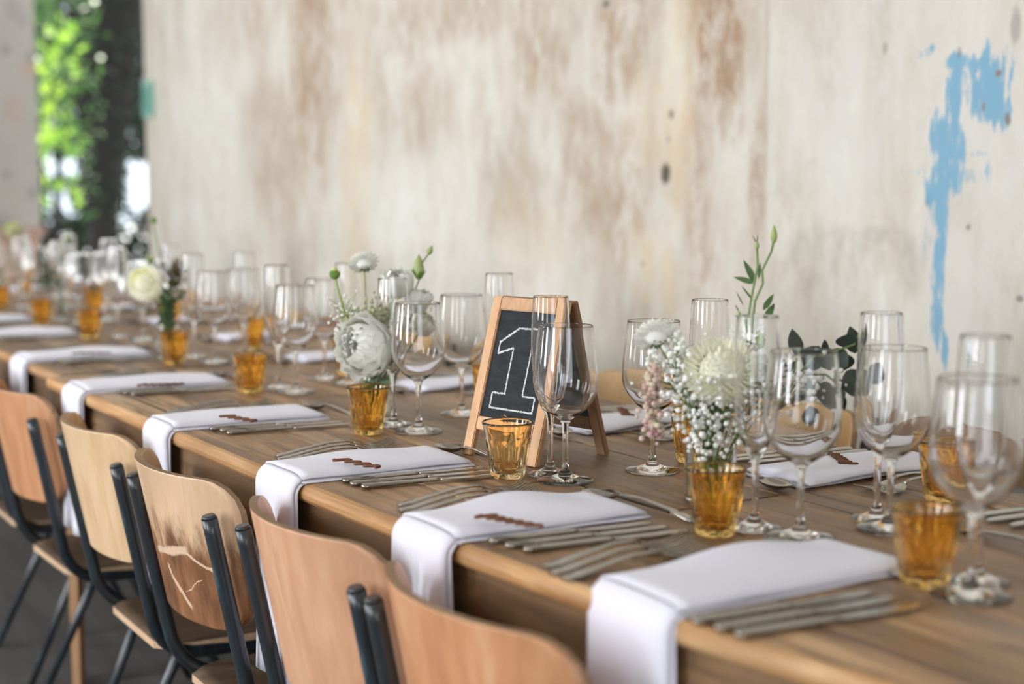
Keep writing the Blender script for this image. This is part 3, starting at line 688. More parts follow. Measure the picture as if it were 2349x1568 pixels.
def fork_parts():
    bm = bmesh.new()
    add_loft(bm, [sec(-0.100, 0.003, 0.001, 0.002), sec(-0.097, 0.0085, 0.0013, 0.0022), sec(-0.085, 0.0105, 0.0014, 0.003), sec(-0.05, 0.0065, 0.0016, 0.008), sec(-0.01, 0.0036, 0.0018, 0.0125), sec(0.02, 0.0030, 0.0019, 0.0125), sec(0.032, 0.0038, 0.0016, 0.0095)], 10)
    h = mesh(bm, 'handle', 'steel'); bm = bmesh.new()
    add_loft(bm, [sec(0.032, 0.0038, 0.0015, 0.0095), sec(0.040, 0.009, 0.0011, 0.0068), sec(0.048, 0.0122, 0.0010, 0.0045), sec(0.058, 0.0125, 0.0009, 0.0028)], 12)
    for k in range(4):
        y = -0.0101 + k*0.00673; secs = []
        for x, z, w in ((0.055, 0.003, 0.0019), (0.070, 0.0024, 0.0017), (0.085, 0.0040, 0.0015), (0.098, 0.0080, 0.0011), (0.102, 0.0098, 0.0004)):
            secs.append(((x, y*(1-0.04*(x-0.055)/0.05), z), (0, w, 0), (0, 0, 0.0009)))
        add_loft(bm, secs, 6)
    return h, mesh(bm, 'tines', 'steel')
def spoon_parts():
    bm = bmesh.new()
    add_loft(bm, [sec(-0.100, 0.003, 0.001, 0.002), sec(-0.097, 0.0085, 0.0013, 0.0022), sec(-0.085, 0.0100, 0.0014, 0.003), sec(-0.05, 0.0062, 0.0016, 0.009), sec(0.0, 0.0036, 0.0018, 0.014), sec(0.03, 0.0032, 0.0019, 0.0135), sec(0.042, 0.0042, 0.0014, 0.0105)], 10)
    h = mesh(bm, 'handle', 'steel'); bm = bmesh.new(); nx, ny = 14, 10; T_, B_ = [], []
    for i in range(nx+1):
        f = i/nx; a, b = [], []
        w = 0.0205*math.sin(PI*(0.03+0.94*f)**0.85)**0.62 if 0 < f < 1 else 0.004
        for j in range(ny+1):
            g = -1+2*j/ny; r2 = (2*f-1)**2 + g*g*(w/0.0205)**2
            z = 0.0108 - 0.0095*max(0, 1-r2)
            z += 0.0
            a.append(bm.verts.new((0.040+0.064*f, g*w, z))); b.append(bm.verts.new((0.040+0.064*f, g*w*0.98, z-0.0011)))
        T_.append(a); B_.append(b)
    for G in (T_, B_):
        for a, b in zip(G, G[1:]):
            for j in range(ny): f = bm.faces.new((a[j], a[j+1], b[j+1], b[j])); f.smooth = True
    for i in range(nx):
        for j in (0, ny): bm.faces.new((T_[i][j], T_[i+1][j], B_[i+1][j], B_[i][j]))
    for i in (0, nx):
        for j in range(ny): bm.faces.new((T_[i][j], T_[i][j+1], B_[i][j+1], B_[i][j]))
    return h, mesh(bm, 'bowl', 'steel')
KN, FK, SPN = knife_parts(), fork_parts(), spoon_parts()
CUT = {'knife': (KN, ('handle', 'blade')), 'fork': (FK, ('handle', 'tines')), 'spoon': (SPN, ('handle', 'bowl'))}
def cutlery(kind, x, y, ang, label, group):
    t = thing({'knife': 'table_knife', 'fork': 'table_fork', 'spoon': 'dessert_spoon'}[kind], label, kind, (x, y, TOP+0.0008), ang, group)
    for me, nm in zip(*CUT[kind]): obj(nm, me, None, t)
    return t

# ------------------------------------------------------------------ napkins (local: edge of table at x=0, +x onto the table, -x side hangs down)
def napkin_sheet(w, on, hang, th, z_off, skew=0.0, puff=0.0, seed=0, flare=0.0, wav=0.0, out=0.0):
    r = Random2(seed); path = []
    n1 = 20
    for i in range(n1+1): path.append((on*(1-i/n1), z_off, 0.0))
    rad = 0.016 + z_off
    for i in range(1, 9):
        a = i/8*PI/2; path.append((-rad*math.sin(a)+0.010, z_off - rad*(1-math.cos(a)), 0))
    xe, ze, _ = path[-1]
    for i in range(1, 15): path.append((xe-out*i/14, ze - (hang)*i/14, i/14))
    ny = 14; T_, B_ = [], []; K = len(path)
    for i, (x, z, hf) in enumerate(path):
        if i == 0: dx, dz = path[1][0]-x, path[1][1]-z
        elif i == K-1: dx, dz = x-path[i-1][0], z-path[i-1][1]
        else: dx, dz = path[i+1][0]-path[i-1][0], path[i+1][1]-path[i-1][1]
        l = math.hypot(dx, dz); nx_, nz_ = dz/l, -dx/l      # outward normal
        a, b = [], []
        for j in range(ny+1):
            g = math.sin(PI/2*(-1+2*j/ny)); ww = w/2*(1+flare*hf); 
            y = g*ww + skew*max(0, x)/0.3 + 0.006*math.sin(3*hf+seed)*hf
            e = math.sqrt(max(0, 1-abs(g)**5))
            bump_ = th*(0.15+0.85*e)
            lift = 0.0
            if x > 0: 
                f = min(1, x/on); lift = puff*math.sin(PI*min(1, f*1.05))**2*max(0, g*0.6+0.4)*f + 0.0012*math.sin(9*f+seed+2*g)
                if f > 0.97: bump_ *= 0.45
            wv = wav*math.sin(g*5+seed)*hf + 0.003*math.sin(g*3.1+seed*2)*hf
            a.append(bm_v((x+nx_*bump_-wv, y, z+nz_*bump_+max(0, lift)))); b.append(bm_v((x-wv, y, z+max(0, lift)*0.85)))
        T_.append(a); B_.append(b)
    return T_, B_
class Random2:
    def __init__(s, k): s.k = k
_cur = None
def bm_v(co): return _cur.verts.new(co)
def make_napkin_mesh(*a, **k):
    global _cur
    _cur = bmesh.new(); T_, B_ = napkin_sheet(*a, **k); bm = _cur; ny = len(T_[0])-1; K = len(T_)
    for G in (T_, B_):
        for p, q in zip(G, G[1:]):
            for j in range(ny): f = bm.faces.new((p[j], p[j+1], q[j+1], q[j])); f.smooth = True
    for i in range(K-1):
        for j in (0, ny): f = bm.faces.new((T_[i][j], T_[i+1][j], B_[i+1][j], B_[i][j])); f.smooth = True
    for i in (0, K-1):
        for j in range(ny): f = bm.faces.new((T_[i][j], T_[i][j+1], B_[i][j+1], B_[i][j])); f.smooth = True
    return mesh(bm, 'napkin_fold', 'linen')
def napkin(y, side, label, group, w=0.128, on=0.285, hang=0.27, skew=0.0, puff=0.012, seed=1, off=0.0, edge=None):
    x = (NEAR if side > 0 else FAR) if edge is None else edge
    t = thing('folded_napkin', label, 'napkin', (x+off, y, TOP+0.0008), 0 if side > 0 else PI, group)
    obj('upper_fold', make_napkin_mesh(w, on, hang, 0.0095, 0.0052, skew, puff, seed, 0.04, 0.003, 0.0), None, t)
    o = obj('lower_fold', make_napkin_mesh(w*0.93, on+0.007, hang-0.012, 0.0060, 0.0, skew, puff*0.35, seed+2, 0.05, 0.004, 0.0), None, t, (0.0, -0.006*1, 0))
    return t

# wooden script name cut-outs: a joined-up wavy line of bars (words too small to read)
def tag_mesh(L, seed):
    r = random.Random(seed); bm = bmesh.new(); n = 46; pts = []; k = r.randint(4, 6); ph = r.uniform(0, 6)
    for i in range(n+1):
        f = i/n; a = 2*PI*k*f + ph; amp = 0.0062 if f > 0.15 else 0.011
        if int(f*k) == r.randint(1, 3): amp *= 1.2
        pts.append((L*(f-0.5) + 0.0035*math.sin(a*1.0+1.2), amp*math.cos(a), 0.0022))
    add_tube(bm, pts, 0.0027, 5, squash=0.8)
    return mesh(bm, 'name_cutout', 'tag')
TAGS = [tag_mesh(0.085, s) for s in (3, 5, 8)]
def name_tag(x, y, z, ang, label, me, group='wooden name cut-outs on the napkins', tilt_=0.0):
    o = put('name_cutout', me, x, y, label, 'name tag', group, ang, z); o.rotation_euler = (tilt_, 0, ang); return o

# ------------------------------------------------------------------ place settings, near side
near_nap = [(1.080, .030, 1), (1.436, .028, 2), (1.838, .012, 3), (2.350, .006, 4), (2.885, .012, 5), (3.49, .004, 6), (4.13, .004, 7), (4.66, .004, 8), (5.20, .004, 9)]
near_wine = [(1.096, 0.925), (1.120, 1.192), (1.072, 1.605), (1.093, 2.076), (1.107, 2.626), (1.146, 3.198), (1.16, 3.80), (1.15, 4.42), (1.16, 5.05), (1.15, 5.65)]
near_flute = [(1.142, 0.956), (1.106, 1.254), (1.078, 1.652), (1.088, 2.158), (1.103, 2.705), (1.142, 3.329), (1.13, 3.93), (1.12, 4.54), (1.14, 5.15), (1.13, 5.75)]
near_tum = [(1.090, 0.979), (1.048, 1.256), (1.017, 1.667), (1.012, 2.100), (1.029, 2.673), (1.055, 3.224), (1.053, 3.948), (1.038, 4.430), (1.058, 5.106)]
far_nap = [0.985, 1.447, 1.950, 2.540, 3.130, 3.70, 4.30, 4.90, 5.50, 6.10]
far_wine = [None, (1.237, 1.166), (1.218, 1.600), (1.248, 2.204), (1.240, 2.784), (1.245, 3.270), (1.26, 3.88), (1.25, 4.47), (1.27, 5.08), (1.26, 5.68), (1.27, 6.3)]
far_flute = [None, (1.261, 1.210), (1.227, 1.488), (1.319, 2.191), (1.253, 2.692), (1.283, 3.356), (1.30, 3.98), (1.29, 4.58), (1.31, 5.16), (1.29, 5.78), (1.30, 6.4)]
far_tum = [None, (1.413, 1.240), (1.310, 1.622), (1.345, 2.27), (1.315, 2.825), (1.334, 3.444), (1.33, 4.1), (1.290, 4.763), (1.33, 5.35), (1.33, 5.95)]
WL = {('wine', 'n', 0): 'wine glass at far right, its foot overlapping the closest amber tumbler',
      ('wine', 'n', 1): 'large wine glass in front of the eucalyptus leaves',
      ('wine', 'n', 2): 'sharp wine glass just right of the chalkboard',
      ('wine', 'n', 3): 'wine glass left of the chalkboard, behind the amber tumbler',
      ('flute', 'n', 0): 'tall champagne flute nearest the right picture edge',
      ('flute', 'n', 1): 'champagne flute right of the white flowers, beside the large wine glass',
      ('flute', 'n', 2): 'sharp champagne flute overlapping the right side of the chalkboard',
      ('flute', 'n', 3): 'champagne flute in front of the middle flower vase',
      ('tumbler', 'n', 0): 'closest amber tumbler, at the lower right',
      ('tumbler', 'n', 1): 'amber tumbler in front of the baby\'s breath vase',
      ('tumbler', 'n', 2): 'pale amber tumbler standing before the chalkboard',
      ('tumbler', 'n', 3): 'amber tumbler in front of the middle flower vase',
      ('tumbler', 'n', 4): 'bright orange tumbler behind the fifth near-side napkin',
      ('wine', 'f', 1): 'wall-side wine glass right of the eucalyptus leaves',
      ('wine', 'f', 2): 'wine glass with a white scabiosa and pink buds before its bowl',
      ('wine', 'f', 3): 'wall-side wine glass just left of the chalkboard',
      ('flute', 'f', 1): 'wall-side champagne flute before the blue paint streaks',
      ('flute', 'f', 2): 'wall-side champagne flute behind the cream dahlia',
      ('flute', 'f', 3): 'champagne flute rising behind the chalkboard top left corner',
      ('tumbler', 'f', 1): 'wall-side amber tumbler behind the closest tumbler',
      ('tumbler', 'f', 2): 'wall-side amber tumbler left of the baby\'s breath vase'}
NM = {'wine': ('wine_glass', WINE, 'wine glass', 'clear wine glass'), 'flute': ('champagne_flute', FLUTE, 'champagne flute', 'tall clear champagne flute'), 'tumbler': ('amber_tumbler', TUMB, 'tumbler', 'fluted amber glass tumbler')}
def glass(kind, side, i, x, y):
    nm, me, cat, desc = NM[kind]
    if kind == 'tumbler' and (side, i) == ('n', 2): me = TUMB_PALE
    lab = WL.get((kind, side, i)) or '%s, %s one from the camera along the %s' % (desc, ORD[i] if side == 'n' else ORD[i-1], 'near side' if side == 'n' else 'wall side')
    put(nm, me, x, y, lab, cat, {'wine': 'wine glasses', 'flute': 'champagne flutes', 'tumbler': 'amber tumblers'}[kind] + (' along the near side' if side == 'n' else ' along the wall side'))
for side, LW, LF, LT in (('n', near_wine, near_flute, near_tum), ('f', far_wine, far_flute, far_tum)):
    for kind, L in (('wine', LW), ('flute', LF), ('tumbler', LT)):
        for i, p in enumerate(L):
            if p: glass(kind, side, i, *p)

NAPL = ['closest white napkin, broad and blurred, hanging at the lower right', 'white napkin holding a brown cut-out, second from the camera', 'white napkin left of the pale tumbler, hanging behind the fourth chair',
        'white napkin hanging between the scuffed chair and the pale chair', 'white napkin hanging behind the pale yellowish chair']
for i, (y, sk, sd_) in enumerate(near_nap):
    o2 = 0.022 if y > 3.15 else 0.0
    lab = NAPL[i] if i < len(NAPL) else 'white folded napkin, %s from the camera on the near side' % ORD[i]
    napkin(y, 1, lab, 'folded napkins along the near side', w=0.130 if i != 3 else 0.12, on=[0.31, 0.262, 0.262, 0.27, 0.29, 0.29, 0.28, 0.28, 0.28][i], hang=[0.30, 0.28, 0.27, 0.26, 0.27, 0.26, 0.26, 0.26, 0.26][i], skew=[-0.0, -0.01, -0.01, -0.015, -0.02, -0.01, 0, 0, 0][i], puff=[0.02, 0.022, 0.010, 0.008, 0.012, 0.014, 0.01, 0.01, 0.01][i], seed=sd_, off=0.0, edge=edge_x(y)+o2+(0.016 if i == 0 else 0.004))
    pl = '%s near-side place' % ORD[i] if i else 'closest near-side place'
    for k in range(3):
        cutlery('fork', 0.885+0.006*k+o2+R.uniform(-.004, .004), y+0.098+0.026*k+(0.008 if i == 0 else 0), R.uniform(0.0, 0.07)+0.03, '%s dinner fork at the %s' % (['inner', 'middle', 'outer'][k], pl), 'forks along the near side')
        cutlery('knife', 0.905+0.005*k+o2+R.uniform(-.004, .004), y-0.095-0.027*k, -0.05-R.uniform(0.0, 0.06), '%s table knife at the %s' % (['inner', 'middle', 'outer'][k], pl), 'knives along the near side')
    cutlery('spoon', [1.075, 1.052, 1.05, 1.05, 1.06, 1.07, 1.07, 1.07, 1.07][i]+o2, y-0.0+[0.0, -0.03, -0.03, -0.03, -0.03, 0, 0, 0, 0][i], PI/2+R.uniform(-0.12, 0.05)+0.12, 'dessert spoon across the top of the %s' % pl, 'spoons along the near side')
    if i in (1, 2, 3, 4, 5):
        lab = {1: 'thin brown wooden name cut-out on the second near-side napkin', 2: 'round-ended brown wooden name cut-out beside the pale tumbler', 3: 'small brown wooden name cut-out on the fourth near-side napkin', 4: 'long flat brown name cut-out on the fifth near-side napkin', 5: 'dark wooden name cut-out on the sixth near-side napkin'}[i]
        px = {1: (1168, 1199), 2: (822, 1061), 3: (552, 959), 4: (368, 882), 5: (212, 810)}[i]
        q = on_z(px[0], px[1], TOP+0.022)
        name_tag(q.x, q.y, TOP+0.0165+[0, .006, .003, .003, .004, .004][i], {1: -1.25, 2: -1.35, 3: -1.3, 4: -0.35, 5: -0.6}[i], lab, TAGS[i % 3], tilt_=0.03)
for i, y in enumerate(far_nap):
    pl = '%s wall-side place' % (ORD[i-1] if i > 1 else 'first' if i else 'closest')
    pl = 'wall-side place cut by the right picture edge' if i == 0 else '%s whole wall-side place' % ORD[i-1]
    o2 = 0.022 if 3.15 < y < 5.6 else 0
    if i > 0: napkin(y, -1, 'white folded napkin at the %s' % pl if i > 3 else ['', 'white napkin with a long name cut-out, wall side, behind the large wine glass', 'white napkin behind the pink buds, wall side', 'white wall-side napkin just left of the chalkboard'][i], 'folded napkins along the wall side', w=0.13, on=0.275, hang=0.24, skew=0, puff=0.010, seed=i+11, edge=FAR+o2)
    for k in range(3):
        cutlery('knife', 1.475-0.005*k+o2, y+0.105+0.027*k, PI-0.12+R.uniform(-0.04, .04), '%s table knife, %s' % (['inner', 'middle', 'outer'][k], pl), 'knives along the wall side')
        if k < 2 or i in (2,): cutlery('fork', 1.46-0.005*k+o2, y-0.10-0.027*k, PI+0.10+R.uniform(-0.04, .04), '%s dinner fork, %s' % (['inner', 'middle', 'outer'][k], pl), 'forks along the wall side')
    cutlery('spoon', 1.285+o2, y+0.035, -PI/2-0.15+R.uniform(-0.1, .1), 'dessert spoon, %s' % pl, 'spoons along the wall side')
    if i in (1, 2): name_tag(1.445, y+0.0+(0.01 if i == 1 else 0.03), TOP+0.0165, PI/2-0.5, 'long dark wooden name cut-out on the wall-side napkin at right' if i == 1 else 'dark name cut-out on the napkin behind the pink buds', TAGS[i], tilt_=0)

# ------------------------------------------------------------------ chalkboard table sign
RA = math.radians(12.0)
Lb = on_z(1064, 1040); W_ = 0.160; HB = 0.236; SP = 0.150
fdir = Vector((math.sin(RA), -math.cos(RA), 0)); ndir = Vector((math.cos(RA), math.sin(RA), 0))
# local frame: x along fdir (left to right seen from front), y into the table (ndir), z up
bt = thing('chalkboard_sign', 'small wooden easel chalkboard with a chalk number 1 on the table', 'sign', (Lb.x, Lb.y, TOP+0.0005), math.atan2(fdir.y, fdir.x))
BX = 0.0
def slope_matrix(y_bot, y_top, h):
    a = math.atan2(y_top-y_bot, h); return Matrix.Translation((0, y_bot, 0)) @ Matrix.Rotation(-a, 4, 'X'), math.hypot(y_top-y_bot, h)
FM, FL = slope_matrix(0, SP/2-0.008, HB); RM, RL = slope_matrix(SP, SP/2+0.004, HB)
def part_box(name, mtx, c, size, m, parent=bt, bev=0.0015):
    b = bmesh.new(); add_box(b, c, size, bev=bev); b.transform(mtx); return obj(name, b, m, parent)
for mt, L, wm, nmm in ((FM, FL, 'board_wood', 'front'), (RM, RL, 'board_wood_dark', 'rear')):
    bl = 0.050; fw = 0.020
    part_box('stile', mt, (fw/2, 0, L/2), (fw, 0.010, L), wm); part_box('stile', mt, (W_-fw/2, 0, L/2), (fw, 0.010, L), wm)
    part_box('rail', mt, (W_/2, 0.0003, L-fw/2), (W_-2*fw+0.001, 0.0098, fw), 'board_wood' if nmm == 'front' else wm); part_box('rail', mt, (W_/2, 0.0003, bl), (W_-2*fw+0.001, 0.0098, fw), wm)
    b = part_box('panel', mt, (W_/2, 0.001, (L+bl)/2-0.004), (W_-2*fw+0.004, 0.004, L-bl-fw), 'slate', bev=0.0)
    if nmm == 'front': panel = b
# chalk outline of the number 1 in panel plane: (x, z) metres from the panel's lower left
pw, pz0 = W_-0.040, 0.060; ph = FL-0.020-pz0
def PP(a, b): return (0.020 + pw*a, pz0 + ph*b)
num = [(0.14, 0.095), (0.14, 0.235), (0.36, 0.235), (0.36, 0.66), (0.10, 0.595), (0.10, 0.70), (0.40, 0.845), (0.68, 0.845), (0.68, 0.235), (0.90, 0.235), (0.90, 0.095), (0.14, 0.095)]
bm = bmesh.new(); rr = random.Random(4)
for (a, b) in zip(num, num[1:]):
    p, q = PP(*a), PP(*b); n = max(2, int(math.hypot(q[0]-p[0], q[1]-p[1])/0.0014))
    for i in range(n):
        f = i/n; x = p[0]+(q[0]-p[0])*f + rr.uniform(-.0004, .0004); z = p[1]+(q[1]-p[1])*f+rr.uniform(-.0004, .0004)
        s = rr.uniform(0.0013, 0.0022); rot = Matrix.Rotation(rr.uniform(0.5, 1.0), 3, 'Y')
        add_box(bm, (x, -0.00125, z), (s*1.7, 0.0006, s*0.75), rot=rot)
bm.transform(FM); o = obj('chalk_number', bm, 'chalk', panel)
# small metal clip on the lower rail and chalk ledge hinge
bm = bmesh.new(); add_tube(bm, [(W_/2-0.002, -0.006, bl_ if False else 0.058), (W_/2-0.006, -0.009, 0.064), (W_/2+0.002, -0.010, 0.067), (W_/2+0.009, -0.009, 0.063), (W_/2+0.005, -0.006, 0.058)], 0.0012, 6); bm.transform(FM); obj('clip', bm, 'brass', bt)
bm = bmesh.new(); add_tube(bm, [(0.018, SP/2-0.002, HB-0.004), (W_-0.018, SP/2-0.002, HB-0.004)], 0.003, 8); obj('hinge', bm, 'brass', bt)

# ------------------------------------------------------------------ vases and flowers
def vase(x, y, label, h=0.108, r=0.030):
    o_ = [(0, 0), (r*0.9, 0), (r, 0.003), (r, h*0.62), (r*0.93, h*0.72), (r*0.70, h*0.84), (r*0.64, h*0.90), (r*0.68, h*0.955), (r*0.76, h*0.985), (r*0.76, h), (r*0.70, h*1.005)]
    i_ = [(0, 0.006), (r*0.82, 0.006), (r*0.90, 0.009), (r*0.90, h*0.61), (r*0.84, h*0.71), (r*0.61, h*0.835), (r*0.55, h*0.90), (r*0.58, h*0.955), (r*0.64, h*0.99), (r*0.66, h*1.003)]
    bm = bmesh.new(); add_lathe(bm, o_ + i_[::-1], 32); me = mesh(bm, 'glass_vase', 'vase_glass')
    return put('glass_vase', me, x, y, label, 'vase', 'glass bottle vases with flowers')
def stem_path(a, b, bend=0.3, n=7):
    a, b = Vector(a), Vector(b); pts = []
    for i in range(n+1):
        f = i/n; p = a.lerp(b, f); h = (b-a); side = Vector((h.x, h.y, 0))*(-bend)*math.sin(PI*f)*(0.6)
        pts.append(p+side)
    return pts
def sprig(name, label, cat, base, head, m='stem', rad=0.0014, bend=0.3, leaves=0, lm='leaf', ll=0.03):
    t = thing(name, label, cat, base); b = Vector(base); h = Vector(head)-b
    pts = stem_path((0, 0, 0), h, bend); bm = bmesh.new(); add_tube(bm, pts, rad, 7); obj('stem', bm, m, t)
    for k in range(leaves):
        f = R.uniform(0.45, 0.9); p = pts[int(f*len(pts))]; bm = bmesh.new()
        add_leaf(bm, Vector(p), Vector((R.gauss(0, 1), R.gauss(0, 1), 0.8)), Vector((0, 0, 1)), ll*R.uniform(.8, 1.2), ll*0.22); obj('leaf', bm, lm, t, recalc=False)
    return t, h, pts
def petal_ball(r, n, L, W, face, flat=0.75, mname='cream_petal', spread=2.2, curl=-0.25, heart=None):
    """layers of narrow petals round an axis"""
    bm = bmesh.new(); q = Vector(face).normalized().to_track_quat('Z', 'Y').to_matrix()
    for i in range(n):
        f = (i+0.5)/n; th = spread*math.sqrt(f); a = i*2.39996
        d = Vector((math.sin(th)*math.cos(a), math.sin(th)*math.sin(a), math.cos(th)*flat+0.02))
        nrm = Vector((-math.cos(th)*math.cos(a), -math.cos(th)*math.sin(a), math.sin(th)))
        l = L*(0.45+0.55*f**0.5)
        add_leaf(bm, q @ (d*(r-l*0.75)), q @ d, q @ nrm, l, W*(0.6+0.4*f), curl, mi=1 if (heart and f < heart) else 0, seg=3)
    return bm
def dahlia(label, base, head, r, face, m='cream_petal', bend=0.2, stem='stem', heart=0.12, n=110, name='dahlia', cat='flower'):
    t, h, _ = sprig(name, label, cat, base, head, stem, 0.0017, bend)
    obj('bloom', petal_ball(r, int(n*1.9), r*0.55, r*0.20, face, 0.8, m, heart=heart), [m, 'yellow_heart'], t, h, recalc=False)
    bm = bmesh.new(); bmesh.ops.create_icosphere(bm, subdivisions=2, radius=r*0.62)
    for f in bm.faces: f.smooth = True
    obj('calyx', bm, 'sepal' if False else m, t, h); return t
def ruffled(label, base, head, r, face, bend=0.2, m='white_petal', n=25):
    t, h, _ = sprig('lisianthus', label, 'flower', base, head, 'stem', 0.0018, bend)
    q = Vector(face).normalized().to_track_quat('Z', 'Y').to_matrix()
    bl = thing_part = obj('bloom_heart', ball_bm(r*0.30), m, t, h)
    for i in range(n):
        bm = bmesh.new(); lay = i//5; a = i*2*PI/5 + lay*0.6; rad = r*[0.50, 0.66, 0.80, 0.92, 1.0][lay]*R.uniform(.93, 1.05); t1 = [0.28, 0.50, 0.74, 0.98, 1.25][lay] + R.uniform(-.10, .10); a += R.uniform(-.2, .2)
        S, U = 9, 12; rows = []
        for i2 in range(S+1):
            f = i2/S; row = []; th = 2.75 + (t1-2.75)*f
            for j in range(U+1):
                g = -1+2*j/U; wa = 0.85*g; tt = th + 0.22*g*g*f
                rr_ = rad*(1+0.16*max(0, f-0.65)/0.35) + r*0.075*math.sin(g*9+i*1.7)*f**3; tt += 0.10*math.sin(g*6+i)*f**4
                row.append(bm.verts.new(q @ Vector((rr_*math.sin(tt)*math.cos(a+wa), rr_*math.sin(tt)*math.sin(a+wa), rr_*0.92*math.cos(tt)))))
            rows.append(row)
        for A, B in zip(rows, rows[1:]):
            for j in range(U): fc = bm.faces.new((A[j], A[j+1], B[j+1], B[j])); fc.smooth = True
        obj('petal', bm, m, t, h, recalc=False)
    return t
def ball_bm(r, sub=2, sq=(1, 1, 1)):
    bm = bmesh.new(); bmesh.ops.create_icosphere(bm, subdivisions=sub, radius=r)
    for v in bm.verts: v.co = Vector((v.co.x*sq[0], v.co.y*sq[1], v.co.z*sq[2]))
    for f in bm.faces: f.smooth = True
    return bm
def star_sepal(r, face, n=8, L=1.0):
    bm = bmesh.new(); q = Vector(face).normalized().to_track_quat('Z', 'Y').to_matrix()
    for i in range(n):
        a = 2*PI*i/n; d = Vector((math.cos(a), math.sin(a), 0.55 if i % 2 else 0.9)); add_leaf(bm, Vector((0, 0, 0)), q @ d, q @ Vector((0, 0, 1)), r*L, r*0.42, -0.2, seg=3)
    return bm
def scabiosa(label, base, head, r, face, bend=0.2, behind=True, m='white_petal'):
    t, h, _ = sprig('scabiosa', label, 'flower', base, head, 'stem', 0.0012, bend)
    bm = petal_ball(r, 70, r*0.7, r*0.42, face, 0.55, m, spread=1.9, curl=-0.1); obj('bloom', bm, [m, 'white_petal'], t, h, recalc=False)
    obj('flower_centre', ball_bm(r*0.60, 2, (1, 1, 0.7)), m, t, h)
    fv = Vector(face).normalized(); bm = star_sepal(r*0.62, -fv, 8); obj('sepals', bm, 'stem_dark' if behind else 'sepal', t, h - fv*r*0.15, recalc=False)
    return t
def dahlia_bud(label, base, head, r, bend=0.1, stem='stem_bright', up=(0, 0, 1)):
    t, h, _ = sprig('dahlia_bud', label, 'flower bud', base, head, stem, 0.0020, bend)
    obj('bud', ball_bm(r*0.75, 2, (1, 1, 0.9)), 'sepal', t, h+Vector((0, 0, r*0.3))); obj('sepals', star_sepal(r*1.25, up, 9), 'sepal', t, h-Vector((0, 0, r*0.2)), recalc=False)
    obj('bud_tip', ball_bm(r*0.45), 'yellow_heart', t, h+Vector((0, 0, r*0.85))); return t
def lis_bud(label, base, head, r, L, m='bud', bend=0.15, stem='stem', d=(0, 0, 1)):
    t, h, pts = sprig('lisianthus_bud', label, 'flower bud', base, head, stem, 0.0014, bend)
    bm = bmesh.new(); prof = [(0, 0), (r*0.5, L*0.05), (r*0.95, L*0.25), (r, L*0.42), (r*0.75, L*0.68), (r*0.35, L*0.88), (0, L)]; add_lathe(bm, prof, 10)
    bm.transform(Vector(d).normalized().to_track_quat('Z', 'Y').to_matrix().to_4x4()); obj('bud', bm, m, t, h)
    obj('sepals', star_sepal(L*0.55, d, 5), 'sepal', t, h, recalc=False); return t
def breath(label, base, centres, n, spread, m='white_petal', size=0.0030, name='babys_breath', stems=10, group=None, beads=False):
    t = thing(name, label, 'flower', base, 0, group); b = Vector(base)
    bs = bmesh.new(); bf = bmesh.new()
    for i in range(n):
        c, s = centres[i % len(centres)]
        p = Vector(c) + Vector((R.gauss(0, s[0]), R.gauss(0, s[1]), R.gauss(0, s[2]))) - b
        q = Vector(c) - b
        k = ball_bm(size*R.uniform(0.7, 1.35), 1); merge(bf, k, Matrix.Translation(p) @ Matrix.Rotation(R.uniform(0, 3), 4, 'X'))
        if i < stems: add_tube(bs, stem_path((R.uniform(-.006, .006), R.uniform(-.006, .006), 0.0), q*0.9, 0.25, 5), 0.0009, 5)
        if not beads and i % 3 == 0: add_tube(bs, [q*0.75 + p*0.0 + Vector((0, 0, 0)), (q*0.85+p)/1.9, p], 0.00045, 4)
    o = obj('blossoms', bf, m, t); o['kind'] = 'stuff'; obj('stems', bs, 'stem', t); return t
def foliage_sprig(label, base, tips, lm, sm, L, W, n, name, cat='foliage sprig', roundness=1.0, seed=1):
    r = random.Random(seed); t = thing(name, label, cat, base); b = Vector(base)
    for tip in tips:
        pts = stem_path((0, 0, 0), Vector(tip)-b, 0.35, 12); bm = bmesh.new(); add_tube(bm, pts, [0.0016]*9+[0.001]*4, 6); st = obj('stem', bm, sm, t)
        for k in range(n):
            f = 0.42+0.58*k/(n-1); p = Vector(pts[min(len(pts)-1, int(f*(len(pts)-1)))]); s = 1 if k % 2 else -1
            a = r.uniform(0, 6.28); d = Vector((math.cos(a)*s, math.sin(a)*s, r.uniform(-0.2, 0.7))); bm = bmesh.new()
            add_leaf(bm, p, d, Vector((r.gauss(0, 1), r.gauss(0, 1), r.gauss(0, 0.6))), L*r.uniform(.75, 1.1), W*r.uniform(.8, 1.1), 0.1, seg=6, roundness=roundness); obj('leaf', bm, lm, t, recalc=False)
    return t
def nearp(u, v, d): return at_depth(u, v, d)     # a point of the bouquet at distance d along the view

